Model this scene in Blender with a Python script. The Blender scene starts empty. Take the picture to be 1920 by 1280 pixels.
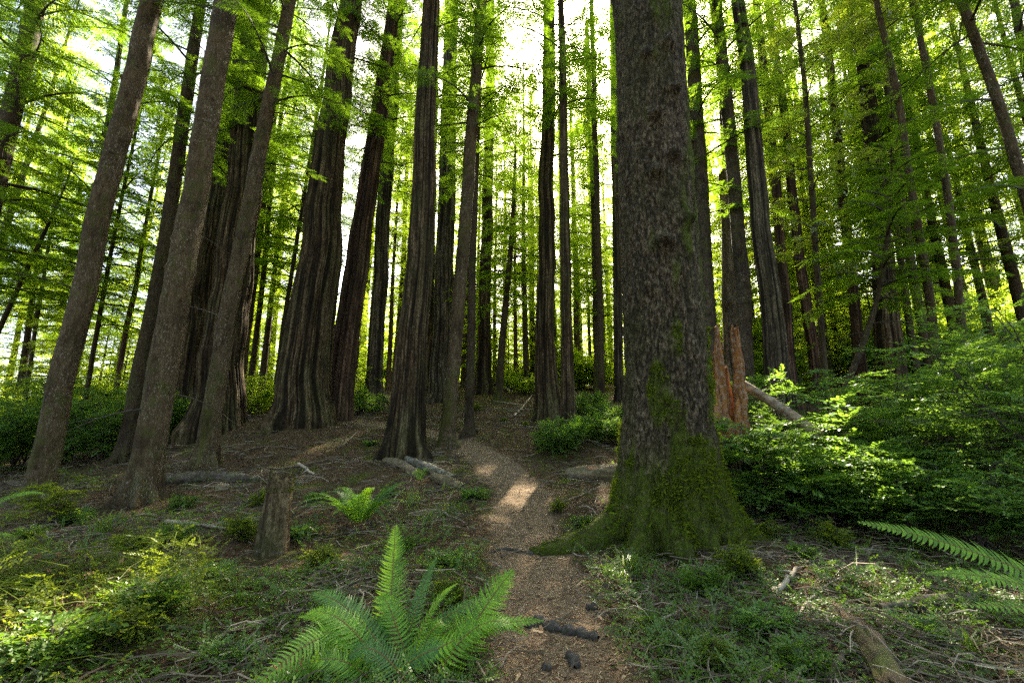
import bpy, math
import numpy as np
from mathutils import Vector

SC = bpy.context.scene
COL = SC.collection
rng = np.random.default_rng(11)
PI = math.pi

# ------------------------------------------------------------------ camera maths
FPX, PITCH, EYE = 853.0, math.radians(12.0), 1.6
CP, SP = math.cos(PITCH), math.sin(PITCH)
CAM = np.array([0.0, 0.0, EYE])
SUN_EL, SUN_AZ = math.radians(43.8), math.radians(13.3)
SUND = np.array([math.sin(SUN_AZ) * math.cos(SUN_EL), math.cos(SUN_AZ) * math.cos(SUN_EL), math.sin(SUN_EL)])


def ray(px, py):
    u = (np.asarray(px, float) - 960) / FPX
    v = (640 - np.asarray(py, float)) / FPX
    return np.stack([u, CP - v * SP, SP + v * CP], -1)


def P(px, py, D):
    """The point seen at a photo position, D metres ahead."""
    d = ray(px, py)
    return CAM + d * (D / d[..., 1:2] if d.ndim > 1 else D / d[1])


# ------------------------------------------------------------------ noise
def _hash(ix, iy, iz, seed):
    h = (ix.astype(np.int64) * 374761393 + iy.astype(np.int64) * 668265263 + iz.astype(np.int64) * 2147483647 + seed * 974711) & 0xFFFFFFFF
    h = ((h ^ (h >> 13)) * 1274126177) & 0xFFFFFFFF
    h = ((h ^ (h >> 16)) * 2246822519) & 0xFFFFFFFF
    h = h ^ (h >> 15)
    return (h & 0xFFFFFF) / float(0xFFFFFF)


def vnoise(x, y, z=None, seed=0):
    x, y = np.broadcast_arrays(np.asarray(x, float), np.asarray(y, float))
    z = np.zeros_like(x) if z is None else np.broadcast_to(np.asarray(z, float), x.shape)
    x0, y0, z0 = np.floor(x), np.floor(y), np.floor(z)
    fx, fy, fz = x - x0, y - y0, z - z0
    fx, fy, fz = [f * f * (3 - 2 * f) for f in (fx, fy, fz)]
    out = 0
    for a in (0, 1):
        for b in (0, 1):
            for c in (0, 1):
                w = (fx if a else 1 - fx) * (fy if b else 1 - fy) * (fz if c else 1 - fz)
                out = out + w * _hash(x0 + a, y0 + b, z0 + c, seed)
    return out


def fbm(x, y, z=None, seed=0, oct=4):
    s, a, t = 0, 1.0, 0
    for o in range(oct):
        k = 2.03 ** o
        s = s + a * vnoise(np.asarray(x) * k + 3.7 * o, np.asarray(y) * k, None if z is None else np.asarray(z) * k, seed + o)
        t += a
        a *= .5
    return s / t


def sstep(a, b, x):
    t = np.clip((x - a) / (b - a), 0, 1)
    return t * t * (3 - 2 * t)


def nrm(v):
    v = np.asarray(v, float)
    return v / np.maximum(np.linalg.norm(v, axis=-1, keepdims=True), 1e-9)


# ------------------------------------------------------------------ terrain
_py = np.array([-200, 0, 3, 6.6, 9, 11, 14, 17, 21, 25, 29, 33, 38, 45, 60, 100, 200, 900.])
_pz = np.array([-2, 0, 0, .06, .3, .6, 1.22, 1.95, 2.8, 3.6, 4.5, 5.2, 5.9, 6.3, 6.0, 3.0, -8, -30.])
_dy = np.linspace(-200, 900, 11001)
_dz = np.interp(_dy, _py, _pz)
_kk = np.hanning(31)
_kk /= _kk.sum()
_dz = np.convolve(np.pad(_dz, 15, mode='edge'), _kk, 'valid')
TRAIL = np.array([(.33, -3, .55), (.33, 2, .56), (.36, 3.4, .56), (.3, 5, .55), (.22, 7.5, .6), (.17, 10.5, .72), (-.6, 13, .66), (-1.9, 15.5, .62), (-4, 17.2, .62), (-6.2, 18.1, .6), (-11, 19, .6), (-16, 21, .6)])


def trail_d(x, y):
    """Distance to the trail's middle over its half width."""
    best = np.full(np.shape(x), 99.)
    for a, b in zip(TRAIL[:-1], TRAIL[1:]):
        d = b[:2] - a[:2]
        t = np.clip(((x - a[0]) * d[0] + (y - a[1]) * d[1]) / (d @ d), 0, 1)
        q = np.hypot(x - a[0] - t * d[0], y - a[1] - t * d[1]) / (a[2] + t * (b[2] - a[2]))
        best = np.minimum(best, q)
    return best + (fbm(x * 1.7, y * 1.7, seed=41, oct=3) - .5) * .55


def smooth_h(x, y):
    x, y = np.asarray(x, float), np.asarray(y, float)
    z = np.interp(y, _dy, _dz)
    m = np.interp(-x, [9, 12, 14, 20, 35, 80], [1, .95, .74, .3, -.25, -1.5])
    m = m * np.interp(x, [7, 14, 40], [1, 1.12, 1.5])
    z = z * np.where(z > 0, m, 1)
    z = z - .45 * sstep(9, 11.5, -x) * sstep(5, 10, y) * sstep(22, 14, y)
    return z


MOUNDS = [(-4.5, 4.3, 1.25, .5), (-1.5, 5.6, .8, .1), (2.5, 3.9, .6, .1), (1.75, 14.5, .8, .3), (-5.2, 7.5, 1.2, .12), (-2.2, 4.3, .5, -.06), (3.3, 6.4, 1.5, .12), (-9.5, 17, 1.8, .25), (-6.9, 16.2, 1.9, .25)]


def ground_h(x, y, fine=True):
    x, y = np.asarray(x, float), np.asarray(y, float)
    z = smooth_h(x, y)
    for mx, my, r, h in MOUNDS:
        z = z + h * np.exp(-(((x - mx) ** 2 + (y - my) ** 2) / r ** 2))
    if fine:
        td = trail_d(x, y)
        off = sstep(.7, 1.25, td)
        z = z + (fbm(x * .7, y * .7, seed=3, oct=3) - .5) * .22 * (.3 + .7 * off)
        z = z + (fbm(x * 3.1, y * 3.1, seed=9, oct=3) - .5) * (.035 + .085 * off)
        z = z - .05 * (1 - sstep(.5, 1.2, td))
    return z


_DS = np.concatenate([np.geomspace(1.2, 30, 260), np.geomspace(30.5, 120, 120)])


def hit(px, py):
    """Where the view through a photo position meets the ground (vectorised)."""
    d = ray(np.atleast_1d(px), np.atleast_1d(py))
    out = np.zeros((len(d), 3))
    for s in range(0, len(d), 4000):
        dd = d[s:s + 4000]
        k = _DS[None, :] / dd[:, 1:2]
        x, y, z = dd[:, 0:1] * k, dd[:, 1:2] * k, EYE + dd[:, 2:3] * k
        g = z - ground_h(x, y)
        i = np.argmax(g < 0, 1)
        i = np.where((g < 0).any(1), np.maximum(i, 1), len(_DS) - 1)
        r = np.arange(len(dd))
        a, b = g[r, i - 1], g[r, i]
        t = np.clip(a / np.where(abs(a - b) < 1e-9, 1, a - b), 0, 1)
        D = _DS[i - 1] + t * (_DS[i] - _DS[i - 1])
        q = dd * (D / dd[:, 1])[:, None]
        out[s:s + 4000] = CAM + q
    return out


def on_ground(px, py):
    return hit(px, py)[0]


# ------------------------------------------------------------------ mesh helpers
def mesh(name, V, quads=None, tris=None, mats=(), midx=None, attrs=None, smooth=False):
    V = np.asarray(V, np.float32).reshape(-1, 3)
    Q = np.zeros((0, 4), np.int32) if quads is None else np.asarray(quads, np.int32).reshape(-1, 4)
    T = np.zeros((0, 3), np.int32) if tris is None else np.asarray(tris, np.int32).reshape(-1, 3)
    me = bpy.data.meshes.new(name)
    me.vertices.add(len(V))
    me.vertices.foreach_set('co', V.ravel())
    me.loops.add(Q.size + T.size)
    me.loops.foreach_set('vertex_index', np.concatenate([Q.ravel(), T.ravel()]))
    me.polygons.add(len(Q) + len(T))
    starts = np.concatenate([np.arange(len(Q)) * 4, len(Q) * 4 + np.arange(len(T)) * 3]).astype(np.int32)
    me.polygons.foreach_set('loop_start', starts)
    if midx is not None:
        me.polygons.foreach_set('material_index', np.asarray(midx, np.int32))
    me.polygons.foreach_set('use_smooth', np.full(len(starts), bool(smooth)))
    for m in mats:
        me.materials.append(m)
    for k, a in (attrs or {}).items():
        at = me.attributes.new(k, 'FLOAT', 'POINT')
        at.data.foreach_set('value', np.asarray(a, np.float32).ravel())
    me.update(calc_edges=True)
    return me


def obj(name, me, parent=None, loc=None):
    o = bpy.data.objects.new(name, me)
    COL.objects.link(o)
    if parent is not None:
        o.parent = parent
    if loc is not None:
        o.location = [float(c) for c in loc]
    return o


def tag(o, label=None, cat=None, group=None, kind=None):
    if label: o['label'] = label
    if cat: o['category'] = cat
    if group: o['group'] = group
    if kind: o['kind'] = kind
    return o


def empty(name, loc, label, cat, group=None):
    o = obj(name, None, None, loc)
    o.empty_display_size = .2
    return tag(o, label, cat, group)


def tubes(Pn, r, sides=4, cap=False):
    """n polylines (n,k,3) with radii (n,k) -> V, quads."""
    Pn = np.asarray(Pn, float)
    n, k, _ = Pn.shape
    r = np.broadcast_to(np.asarray(r, float), (n, k))
    T = np.gradient(Pn, axis=1) if k > 1 else Pn
    T = nrm(T)
    ref = np.where(np.abs(T[:, :1, 2:3]) > .8, np.array([[[1., 0.13, 0]]]), np.array([[[0, 0, 1.]]]))
    S = nrm(np.cross(T, np.broadcast_to(ref, T.shape)))
    U = np.cross(S, T)
    a = np.arange(sides) * 2 * PI / sides
    V = Pn[:, :, None, :] + r[:, :, None, None] * (np.cos(a)[None, None, :, None] * S[:, :, None, :] + np.sin(a)[None, None, :, None] * U[:, :, None, :])
    i = np.arange(n)[:, None, None] * k * sides + np.arange(k - 1)[None, :, None] * sides
    j = np.arange(sides)[None, None, :]
    j2 = (j + 1) % sides
    Q = np.stack([i + j, i + j2, i + sides + j2, i + sides + j], -1).reshape(-1, 4)
    return V.reshape(-1, 3), Q


def bez(a, b, c, k):
    t = np.linspace(0, 1, k)[:, None]
    a, b, c = [np.asarray(q, float) for q in (a, b, c)]
    return (1 - t) ** 2 * a + 2 * t * (1 - t) * b + t * t * c


def spline(pts, k):
    """Catmull-Rom through pts, k samples."""
    p = np.asarray(pts, float)
    p = np.vstack([2 * p[0] - p[1], p, 2 * p[-1] - p[-2]])
    n = len(p) - 3
    t = np.linspace(0, n - 1e-6, k)
    i = t.astype(int)
    f = (t - i)[:, None]
    a, b, c, d = p[i], p[i + 1], p[i + 2], p[i + 3]
    return .5 * (2 * b + (c - a) * f + (2 * a - 5 * b + 4 * c - d) * f ** 2 + (3 * b - a - 3 * c + d) * f ** 3)


# ------------------------------------------------------------------ materials
class G:
    def __init__(s, name):
        s.m = bpy.data.materials.new(name)
        s.m.use_nodes = True
        s.t = s.m.node_tree
        s.t.nodes.clear()
        s.out = s.n('ShaderNodeOutputMaterial')

    def n(s, typ, ins=None, **props):
        nd = s.t.nodes.new(typ)
        for k, v in props.items():
            setattr(nd, k, v)
        for k, v in (ins or {}).items():
            s.set(nd.inputs[k], v)
        return nd

    def set(s, sock, v):
        if hasattr(v, 'bl_idname') and hasattr(v, 'is_output'):
            s.t.links.new(v, sock)
        elif hasattr(v, 'outputs'):
            s.t.links.new(v.outputs[0], sock)
        else:
            if isinstance(v, tuple) and len(v) == 3 and sock.type == 'RGBA':
                v = (*v, 1)
            sock.default_value = v

    def noise(s, vec, scale, detail=4, rough=.55, dist=0):
        return s.n('ShaderNodeTexNoise', {'Vector': vec, 'Scale': scale, 'Detail': detail, 'Roughness': rough, 'Distortion': dist}).outputs[0]

    def ramp(s, fac, stops):
        r = s.n('ShaderNodeValToRGB', {'Fac': fac})
        e = r.color_ramp.elements
        while len(e) < len(stops):
            e.new(.5)
        for i, (p, c) in enumerate(stops):
            e[i].position = p
            e[i].color = (*c, 1) if not isinstance(c, (int, float)) else (c, c, c, 1)
        return r.outputs[0]

    def mix(s, fac, a, b, mode='MIX'):
        m = s.n('ShaderNodeMix', data_type='RGBA', blend_type=mode)
        s.set(m.inputs[0], fac)
        s.set(m.inputs[6], a)
        s.set(m.inputs[7], b)
        return m.outputs[2]

    def math(s, op, a, b=0, c=0):
        m = s.n('ShaderNodeMath', operation=op)
        s.set(m.inputs[0], a)
        s.set(m.inputs[1], b)
        s.set(m.inputs[2], c)
        return m.outputs[0]

    def coords(s, scale=(1, 1, 1)):
        tc = s.n('ShaderNodeTexCoord')
        return s.n('ShaderNodeMapping', {'Vector': tc.outputs['Object'], 'Scale': scale}).outputs[0]

    def attr(s, name):
        return s.n('ShaderNodeAttribute', attribute_name=name).outputs['Fac']

    def bump(s, h, strength, dist):
        return s.n('ShaderNodeBump', {'Height': h, 'Strength': strength, 'Distance': dist}).outputs[0]

    def principled(s, col, rough, normal=None, spec=.3):
        p = s.n('ShaderNodeBsdfPrincipled', {'Base Color': col, 'Roughness': rough, 'Specular IOR Level': spec})
        if normal is not None:
            s.set(p.inputs['Normal'], normal)
        s.set(s.out.inputs[0], p)
        return s.m


def leaf_mat(name, dark, light, trans, gloss=.0, rough=.4, tw=.5):
    g = G(name)
    tone = g.attr('tone')
    col = g.mix(tone, dark, light)
    tcol = g.mix(tone, tuple(c * .7 for c in trans), trans)
    d = g.n('ShaderNodeBsdfDiffuse', {'Color': col})
    t = g.n('ShaderNodeBsdfTranslucent', {'Color': tcol})
    m = g.n('ShaderNodeMixShader', {0: tw, 1: d, 2: t})
    if gloss:
        gl = g.n('ShaderNodeBsdfGlossy', {'Color': (1, 1, 1), 'Roughness': rough})
        m = g.n('ShaderNodeMixShader', {0: gloss, 1: m, 2: gl})
    g.set(g.out.inputs[0], m)
    return g.m


def bark_furrowed(name, lo, mid, hi, green=.25, stretch=.09, scale=7):
    g = G(name)
    v = g.coords((1, 1, stretch))
    n1 = g.noise(v, scale, 6, .62, .3)
    n2 = g.noise(g.coords((1, 1, .35)), scale * 4.5, 5, .65)
    h = g.math('ADD', g.math('MULTIPLY', n1, .5), g.math('MULTIPLY', n2, .5))
    c = g.ramp(h, [(.39, lo), (.5, mid), (.6, hi)])
    big = g.noise(g.coords((1, 1, .4)), 1.1, 3)
    c = g.mix(g.math('MULTIPLY', g.ramp(big, [(.42, 0), (.62, 1)]), green), c, (.075, .095, .03))
    br = g.noise(g.coords((1, 1, .5)), 3.2, 5, .7)
    c = g.mix(g.ramp(br, [(.4, .55), (.52, 0)]), c, tuple(q * 1.6 for q in lo))
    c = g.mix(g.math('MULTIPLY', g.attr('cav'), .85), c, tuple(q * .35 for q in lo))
    return g.principled(c, .9, g.bump(h, 1.0, .07), .12)


def bark_streaked(name, lo, mid, hi, lichen):
    g = G(name)
    n1 = g.noise(g.coords((1, 1, .22)), 16, 7, .72, .2)
    n2 = g.noise(g.coords((1, 1, .8)), 50, 6, .75)
    h = g.math('ADD', g.math('MULTIPLY', n1, .55), g.math('MULTIPLY', n2, .5))
    c = g.ramp(h, [(.36, lo), (.52, mid), (.7, hi)])
    big = g.noise(g.coords((1, 1, .55)), 2.1, 5, .6)
    c = g.mix(g.ramp(big, [(.36, .7), (.5, 0)]), c, tuple(q * 1.3 for q in lo))
    patch = g.noise(g.coords((1, 1, .7)), 3.6, 6, .7)
    c = g.mix(g.math('MULTIPLY', g.ramp(patch, [(.53, 0), (.6, 1)]), .6), c, (.05, .054, .011))
    fl = g.noise(g.coords((1, 1, .3)), 46, 5, .75)
    zone = g.ramp(g.noise(g.coords((1, 1, .6)), 1.7, 4), [(.38, .1), (.6, 1)])
    c = g.mix(g.math('MULTIPLY', g.math('MULTIPLY', g.ramp(fl, [(.57, 0), (.63, 1)]), zone), lichen), c, (.36, .33, .25))
    mm = g.math('MULTIPLY', g.attr('moss'), g.ramp(g.noise(g.coords(), 14, 4), [(.3, .35), (.6, 1)]))
    c = g.mix(mm, c, g.mix(g.noise(g.coords(), 30, 4), (.03, .04, .005), (.1, .115, .012)))
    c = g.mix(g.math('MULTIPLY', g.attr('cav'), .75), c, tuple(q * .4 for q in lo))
    return g.principled(c, .9, g.bump(h, 1.0, .035), .12)


def bark_plates(name):
    g = G(name)
    pl = g.noise(g.coords((1, 1, .45)), 27, 4, .62, .5)
    fine = g.noise(g.coords((1, 1, .7)), 48, 7, .78)
    mid = g.noise(g.coords((1, 1, .3)), 6, 6, .7)
    plate = g.ramp(pl, [(.38, 0), (.48, .5), (.62, 1)])
    h = g.math('ADD', g.math('MULTIPLY', plate, .42), g.math('ADD', g.math('MULTIPLY', fine, .36), g.math('MULTIPLY', mid, .42)))
    c = g.ramp(h, [(.3, (.007, .005, .003)), (.48, (.046, .033, .018)), (.68, (.105, .076, .043)), (.86, (.215, .165, .1))])
    big = g.noise(g.coords((1, 1, .5)), 1.3, 4)
    c = g.mix(g.math('MULTIPLY', g.ramp(big, [(.48, 0), (.66, 1)]), .55), c, (.045, .048, .01))
    fl = g.noise(g.coords((1, 1, .8)), 60, 4, .7)
    c = g.mix(g.math('MULTIPLY', g.ramp(fl, [(.62, 0), (.68, 1)]), .55), c, (.3, .27, .19))
    mm = g.math('MULTIPLY', g.attr('moss'), g.ramp(g.noise(g.coords(), 14, 4), [(.3, .4), (.6, 1)]))
    c = g.mix(mm, c, g.mix(g.noise(g.coords(), 30, 4), (.03, .048, .005), (.125, .16, .013)))
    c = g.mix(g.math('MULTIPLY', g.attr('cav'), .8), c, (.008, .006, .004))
    return g.principled(c, .9, g.bump(h, 1.0, .1), .12)


def wood_mat(name, lo, hi, stretch=(.12, 1, 1), scale=9, moss=0., lichen=0.):
    g = G(name)
    n1 = g.noise(g.coords(stretch), scale, 6, .65, .4)
    n2 = g.noise(g.coords(), 4, 4)
    c = g.ramp(n1, [(.3, lo), (.68, hi)])
    c = g.mix(g.math('MULTIPLY', g.ramp(n2, [(.45, 0), (.65, 1)]), moss), c, (.06, .075, .012))
    n3 = g.noise(g.coords(), 11, 5, .7)
    c = g.mix(g.math('MULTIPLY', g.ramp(n3, [(.5, 0), (.58, 1)]), lichen), c, (.42, .42, .36))
    return g.principled(c, .85, g.bump(n1, .8, .03), .2)


def tone_mat(name, stops, rough=.8, spec=.2):
    g = G(name)
    return g.principled(g.ramp(g.attr('tone'), stops), rough, None, spec)


M = {}
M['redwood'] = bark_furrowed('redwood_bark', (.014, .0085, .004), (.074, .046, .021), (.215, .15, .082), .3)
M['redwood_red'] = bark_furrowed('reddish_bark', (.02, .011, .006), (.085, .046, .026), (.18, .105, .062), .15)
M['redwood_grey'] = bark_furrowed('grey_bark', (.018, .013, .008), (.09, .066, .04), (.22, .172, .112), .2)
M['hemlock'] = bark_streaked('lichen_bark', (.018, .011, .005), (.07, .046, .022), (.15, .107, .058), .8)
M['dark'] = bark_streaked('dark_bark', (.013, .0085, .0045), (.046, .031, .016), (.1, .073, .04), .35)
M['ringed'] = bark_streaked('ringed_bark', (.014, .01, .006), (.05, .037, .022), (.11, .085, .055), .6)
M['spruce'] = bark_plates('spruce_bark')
M['limb'] = tone_mat('limb_bark', [(0, (.03, .024, .016)), (1, (.085, .07, .05))])
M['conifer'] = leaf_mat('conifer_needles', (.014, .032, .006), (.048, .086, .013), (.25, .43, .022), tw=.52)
M['conifer_far'] = leaf_mat('sunlit_needles', (.026, .05, .008), (.095, .14, .017), (.52, .68, .05), tw=.6)  # brighter copy of the conifer needles: sunlight on far crowns put into the colour
M['broad'] = leaf_mat('broad_leaves', (.014, .032, .01), (.06, .095, .016), (.4, .52, .03), .06, .35)
M['huckle'] = leaf_mat('huckleberry_leaves', (.045, .095, .022), (.13, .235, .05), (.24, .42, .035), .018, .4, .42)
M['under'] = leaf_mat('understory_leaves', (.03, .06, .008), (.095, .145, .016), (.5, .68, .04), .02, .4, .6)
M['fern'] = leaf_mat('fern_pinnae', (.06, .15, .015), (.15, .3, .026), (.3, .56, .025), .015, .5, .45)
M['fern_dark'] = leaf_mat('old_fern_pinnae', (.025, .085, .015), (.065, .165, .026), (.16, .36, .022), .02, .5, .42)
M['fern_dead'] = tone_mat('dead_fern', [(0, (.09, .045, .018)), (1, (.22, .12, .05))])
M['clover'] = leaf_mat('clover_leaves', (.035, .08, .012), (.1, .17, .024), (.18, .34, .02), .02, .4, .4)
M['vine'] = leaf_mat('bramble_leaves', (.04, .068, .009), (.13, .16, .02), (.28, .36, .02), .01, .5, .45)
M['grass'] = leaf_mat('grass_blades', (.045, .085, .014), (.11, .16, .03), (.22, .34, .03), .03, .4, .45)
M['moss'] = leaf_mat('moss_fibres', (.04, .06, .007), (.145, .185, .015), (.15, .2, .012), 0, .4, .3)
M['litter'] = tone_mat('leaf_litter', [(0, (.035, .019, .009)), (.4, (.12, .064, .03)), (.75, (.23, .14, .07)), (1, (.4, .29, .165))])
M['twig'] = tone_mat('dry_twigs', [(0, (.04, .028, .018)), (.6, (.14, .104, .068)), (1, (.36, .3, .215))])
M['dead_wood'] = wood_mat('weathered_wood', (.03, .024, .017), (.19, .155, .108), moss=.3, lichen=.35)
M['log_bark'] = wood_mat('log_bark', (.014, .01, .007), (.095, .07, .045), moss=.6, lichen=.12)
M['pale_wood'] = wood_mat('pale_rotten_wood', (.03, .02, .011), (.23, .16, .088), moss=.45, lichen=.12)
M['red_wood'] = wood_mat('red_broken_wood', (.045, .018, .007), (.33, .135, .036), (1, 1, .14), 16, lichen=.22)
M['tan_wood'] = wood_mat('tan_log', (.07, .045, .026), (.3, .21, .13), moss=.2, lichen=.2)
M['mossy_wood'] = wood_mat('mossy_log', (.035, .025, .014), (.13, .085, .045), moss=.95)
M['root'] = wood_mat('root_bark', (.02, .016, .013), (.09, .075, .06), (1, 1, 1), 18)

g = G('forest_floor')
co = g.coords()
tr = g.attr('trail')
n1 = g.noise(co, 1.1, 5, .6)
n2 = g.noise(co, 9, 6, .7)
n3 = g.noise(co, 55, 4, .7)
duff = g.ramp(n2, [(.3, (.026, .016, .008)), (.5, (.075, .046, .023)), (.72, (.14, .092, .05))])
mossn = g.ramp(g.math('ADD', g.math('MULTIPLY', n1, .7), g.math('MULTIPLY', g.noise(co, 4.3, 4), .3)), [(.5, 0), (.6, 1)])
duff = g.mix(g.math('MULTIPLY', mossn, .8), duff, g.mix(n3, (.025, .034, .005), (.085, .1, .014)))
path = g.ramp(g.math('ADD', g.math('MULTIPLY', n2, .5), g.math('MULTIPLY', n3, .5)), [(.32, (.055, .037, .021)), (.5, (.16, .11, .065)), (.68, (.33, .245, .155))])
c = g.mix(tr, duff, path)
hh = g.math('ADD', g.math('MULTIPLY', n2, .6), g.math('MULTIPLY', n3, .5))
M['floor'] = g.principled(c, .95, g.bump(hh, .9, .05), .1)
# ------------------------------------------------------------------ ground and trail
def build_ground():
    th = np.concatenate([np.linspace(-62, 62, 561), np.linspace(62, 298, 60)[1:-1]]) * PI / 180
    r = np.concatenate([[.15], np.geomspace(.6, 30, 420), np.geomspace(31, 900, 90)])
    nt_, nr = len(th), len(r)
    A, Rr = np.meshgrid(th, r, indexing='xy')
    X, Y = Rr * np.sin(A), Rr * np.cos(A)
    Z = ground_h(X, Y)
    td = trail_d(X, Y)
    trail = 1 - sstep(.7, 1.1, td)
    V = np.stack([X, Y, Z], -1).reshape(-1, 3)
    i, j = np.meshgrid(np.arange(nr - 1), np.arange(nt_), indexing='ij')
    j2 = (j + 1) % nt_
    Q = np.stack([i * nt_ + j, i * nt_ + j2, (i + 1) * nt_ + j2, (i + 1) * nt_ + j], -1).reshape(-1, 4)[:, ::-1]
    onp = (td.reshape(-1)[Q].mean(1) < .95) & (V[Q][:, :, 1].mean(1) > -2.5)
    for nm, sel in (('ground', ~onp), ('path', onp)):
        q = Q[sel]
        used = np.unique(q)
        remap = np.zeros(len(V), int)
        remap[used] = np.arange(len(used))
        o = obj(nm, mesh(nm, V[used], remap[q], mats=[M['floor']], attrs={'trail': trail.reshape(-1)[used]}, smooth=True))
        tag(o, kind='structure')
    bpy.data.objects['path']['label'] = 'trodden brown dirt trail winding between the tree trunks'
    bpy.data.objects['ground']['label'] = 'dark forest floor of needles, moss and twigs'


build_ground()

# places where sun comes through the canopy: ground point, radius
SPOTS = [(np.array(p), rr) for p, rr in [
    ((0.2, 10.2, 0.43), 0.42), ((-.4, 12.2, .8), .3), ((1.6, 10., .4), .35), ((-.9, 3.7, .35), .22), ((-.2, 3.7, .4), .22), ((-3.32, 4.15, 0.43), 0.4), ((-3.29, 4.32, 0.28), 0.36), ((-3.27, 3.61, 0.19), 0.32), ((-11.41, 19.14, 2.41), 0.3), ((-16.47, 15.58, 0.50), 0.45), ((-0.55, 4.00, 0.51), 0.2), ((-0.19, 3.60, 0.44), 0.18), ((-0.73, 3.20, 0.31), 0.2), ((-0.71, 3.40, 0.34), 0.2), ((4.30, 8.70, 3.13), 0.16), ((12.97, 12.80, 6.67), 0.4), ((8.48, 7.30, 3.57), 0.3), ((0.19, 4.41, -0.03), 0.12), ((7.16, 7.50, 1.95), 0.3), ((-.9, 10.72, 0.58), 0.3), ((2.30, 11.99, 0.76), 0.25), ((2.09, 14.00, 1.78), 0.3), ((-11.41, 19.14, 2.41), .4), ((-6.3, 18.99, 2.34), .45), ((-2.47, 17.08, 2.01), .25), ((-5.54, 14.52, 1.46), .42), ((-4.6, 13.2, 1.2), .3), ((-2.07, 11.25, .73), .36), ((-5.14, 7.21, .21), .35), ((3.19, 17.0, 3.38), .35)]]


def lit(pos, X=None, S=None, tmax=60):
    """True where nothing should hang: gaps in the canopy along the sun's rays."""
    keep = np.ones(len(pos), bool)
    m = .1
    if X is not None:
        pos = pos + nrm(X) * (S * .5)[:, None]
        m = S * .22
    for p, r in SPOTS:
        d = pos - p
        t = d @ SUND
        q = np.linalg.norm(d - t[:, None] * SUND, axis=1)
        stray = vnoise(pos[:, 0] * 1.9, pos[:, 1] * 1.9, pos[:, 2] * 1.9, seed=55) > .74
        keep &= ~((q < (r + m) * (.7 + .6 * vnoise(pos[:, 0] * .8, pos[:, 1] * .8, pos[:, 2] * .8, seed=56))) & (t > 1.5) & (t < tmax) & ~stray)
    return keep


# ------------------------------------------------------------------ foliage templates (quads in a unit frame: x along, y side, z normal)
def conifer_spray(seed, n=12, wk=1.):
    r = np.random.default_rng(seed)
    q = []
    for k in range(n):
        t = (k + .5) / n
        for s in (-1, 1):
            L = (.42 * (1 - .72 * t) * min(1, .45 + 2.2 * t)) * r.uniform(.75, 1.2)
            a = math.radians(r.uniform(42, 66))
            b = np.array([t + r.uniform(-.02, .02), 0, 0])
            d = np.array([math.cos(a), s * math.sin(a), r.uniform(-.25, .12)])
            d /= np.linalg.norm(d)
            w = r.uniform(.02, .036) * wk
            p = np.array([-d[1], d[0], r.uniform(-.5, .5)])
            p /= np.linalg.norm(p)
            q.append([b, b + d * L * .45 + p * w, b + d * L + [0, 0, -.03], b + d * L * .45 - p * w])
    q.append([[0, 0, 0], [.5, .016, 0], [1.08, 0, -.05], [.5, -.016, 0]])
    return np.array(q)


def leafy_twig(seed, n=8, L=.17, w=.05):
    r = np.random.default_rng(seed)
    q = []
    for k in range(n):
        t = .08 + .92 * k / n
        for s in (-1, 1):
            l = L * r.uniform(.7, 1.2) * (1 - .35 * t)
            a = math.radians(r.uniform(40, 75))
            b = np.array([t + s * .02, 0, 0])
            d = nrm(np.array([math.cos(a), s * math.sin(a), r.uniform(-.3, .45)]))
            p = nrm(np.cross([0, 0, 1.], d) + np.array([0, 0, r.uniform(-.5, .5)]))
            ww = w * r.uniform(.8, 1.2)
            q.append([b + d * l * .08, b + d * l * .55 + p * ww, b + d * l, b + d * l * .5 - p * ww])
    d = np.array([1., 0, 0])
    q.append([[1, 0, 0], [1 + L * .5, w, 0], [1 + L, 0, .02], [1 + L * .5, -w, 0]])
    return np.array(q, float)


SPRAYS = [conifer_spray(s, 18, .62) for s in range(5)]
SPRAYS_FAR = [conifer_spray(20 + s, 10, .72) for s in range(4)]
TWIGS = [leafy_twig(40 + s, 8) for s in range(4)]
TWIGS_BIG = [leafy_twig(60 + s, 5, .34, .085) for s in range(4)]


def place(temps, pos, X, Nn, sc, r, tone_lo=0., tone_hi=1.):
    """Copy leaf templates to many frames -> V, tone."""
    X = nrm(X)
    Y = nrm(np.cross(Nn, X))
    Z = np.cross(X, Y)
    pick = r.integers(0, len(temps), len(pos))
    Vs, Ts = [], []
    base = r.uniform(tone_lo, tone_hi, len(pos))
    for i, t in enumerate(temps):
        k = pick == i
        if not k.any():
            continue
        Mx = np.stack([X[k], Y[k], Z[k]], 1) * sc[k][:, None, None]
        v = np.einsum('qca,nab->nqcb', t, Mx) + pos[k][:, None, None, :]
        to = np.clip(base[k][:, None] + r.uniform(-.25, .25, (k.sum(), len(t))), 0, 1)
        Vs.append(v.reshape(-1, 3))
        Ts.append(np.repeat(to.reshape(-1), 4))
    if not Vs:
        return np.zeros((0, 3)), np.zeros(0)
    return np.concatenate(Vs), np.concatenate(Ts)


def crown_part(V, tone, limbs, limb_r, mats, parent, limb_sides=3):
    """The crown of a tree as a part: its leaves and the limbs that carry them."""
    LV, LQ = tubes(limbs, limb_r, limb_sides)
    Q = np.arange(len(V)).reshape(-1, 4)
    return obj('crown', mesh('crown', np.concatenate([V, LV]), np.concatenate([Q, LQ + len(V)]), mats=mats, midx=np.r_[np.zeros(len(Q), int), np.ones(len(LQ), int)], attrs={'tone': np.r_[tone, np.full(len(LV), .4)]}), parent)


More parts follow.
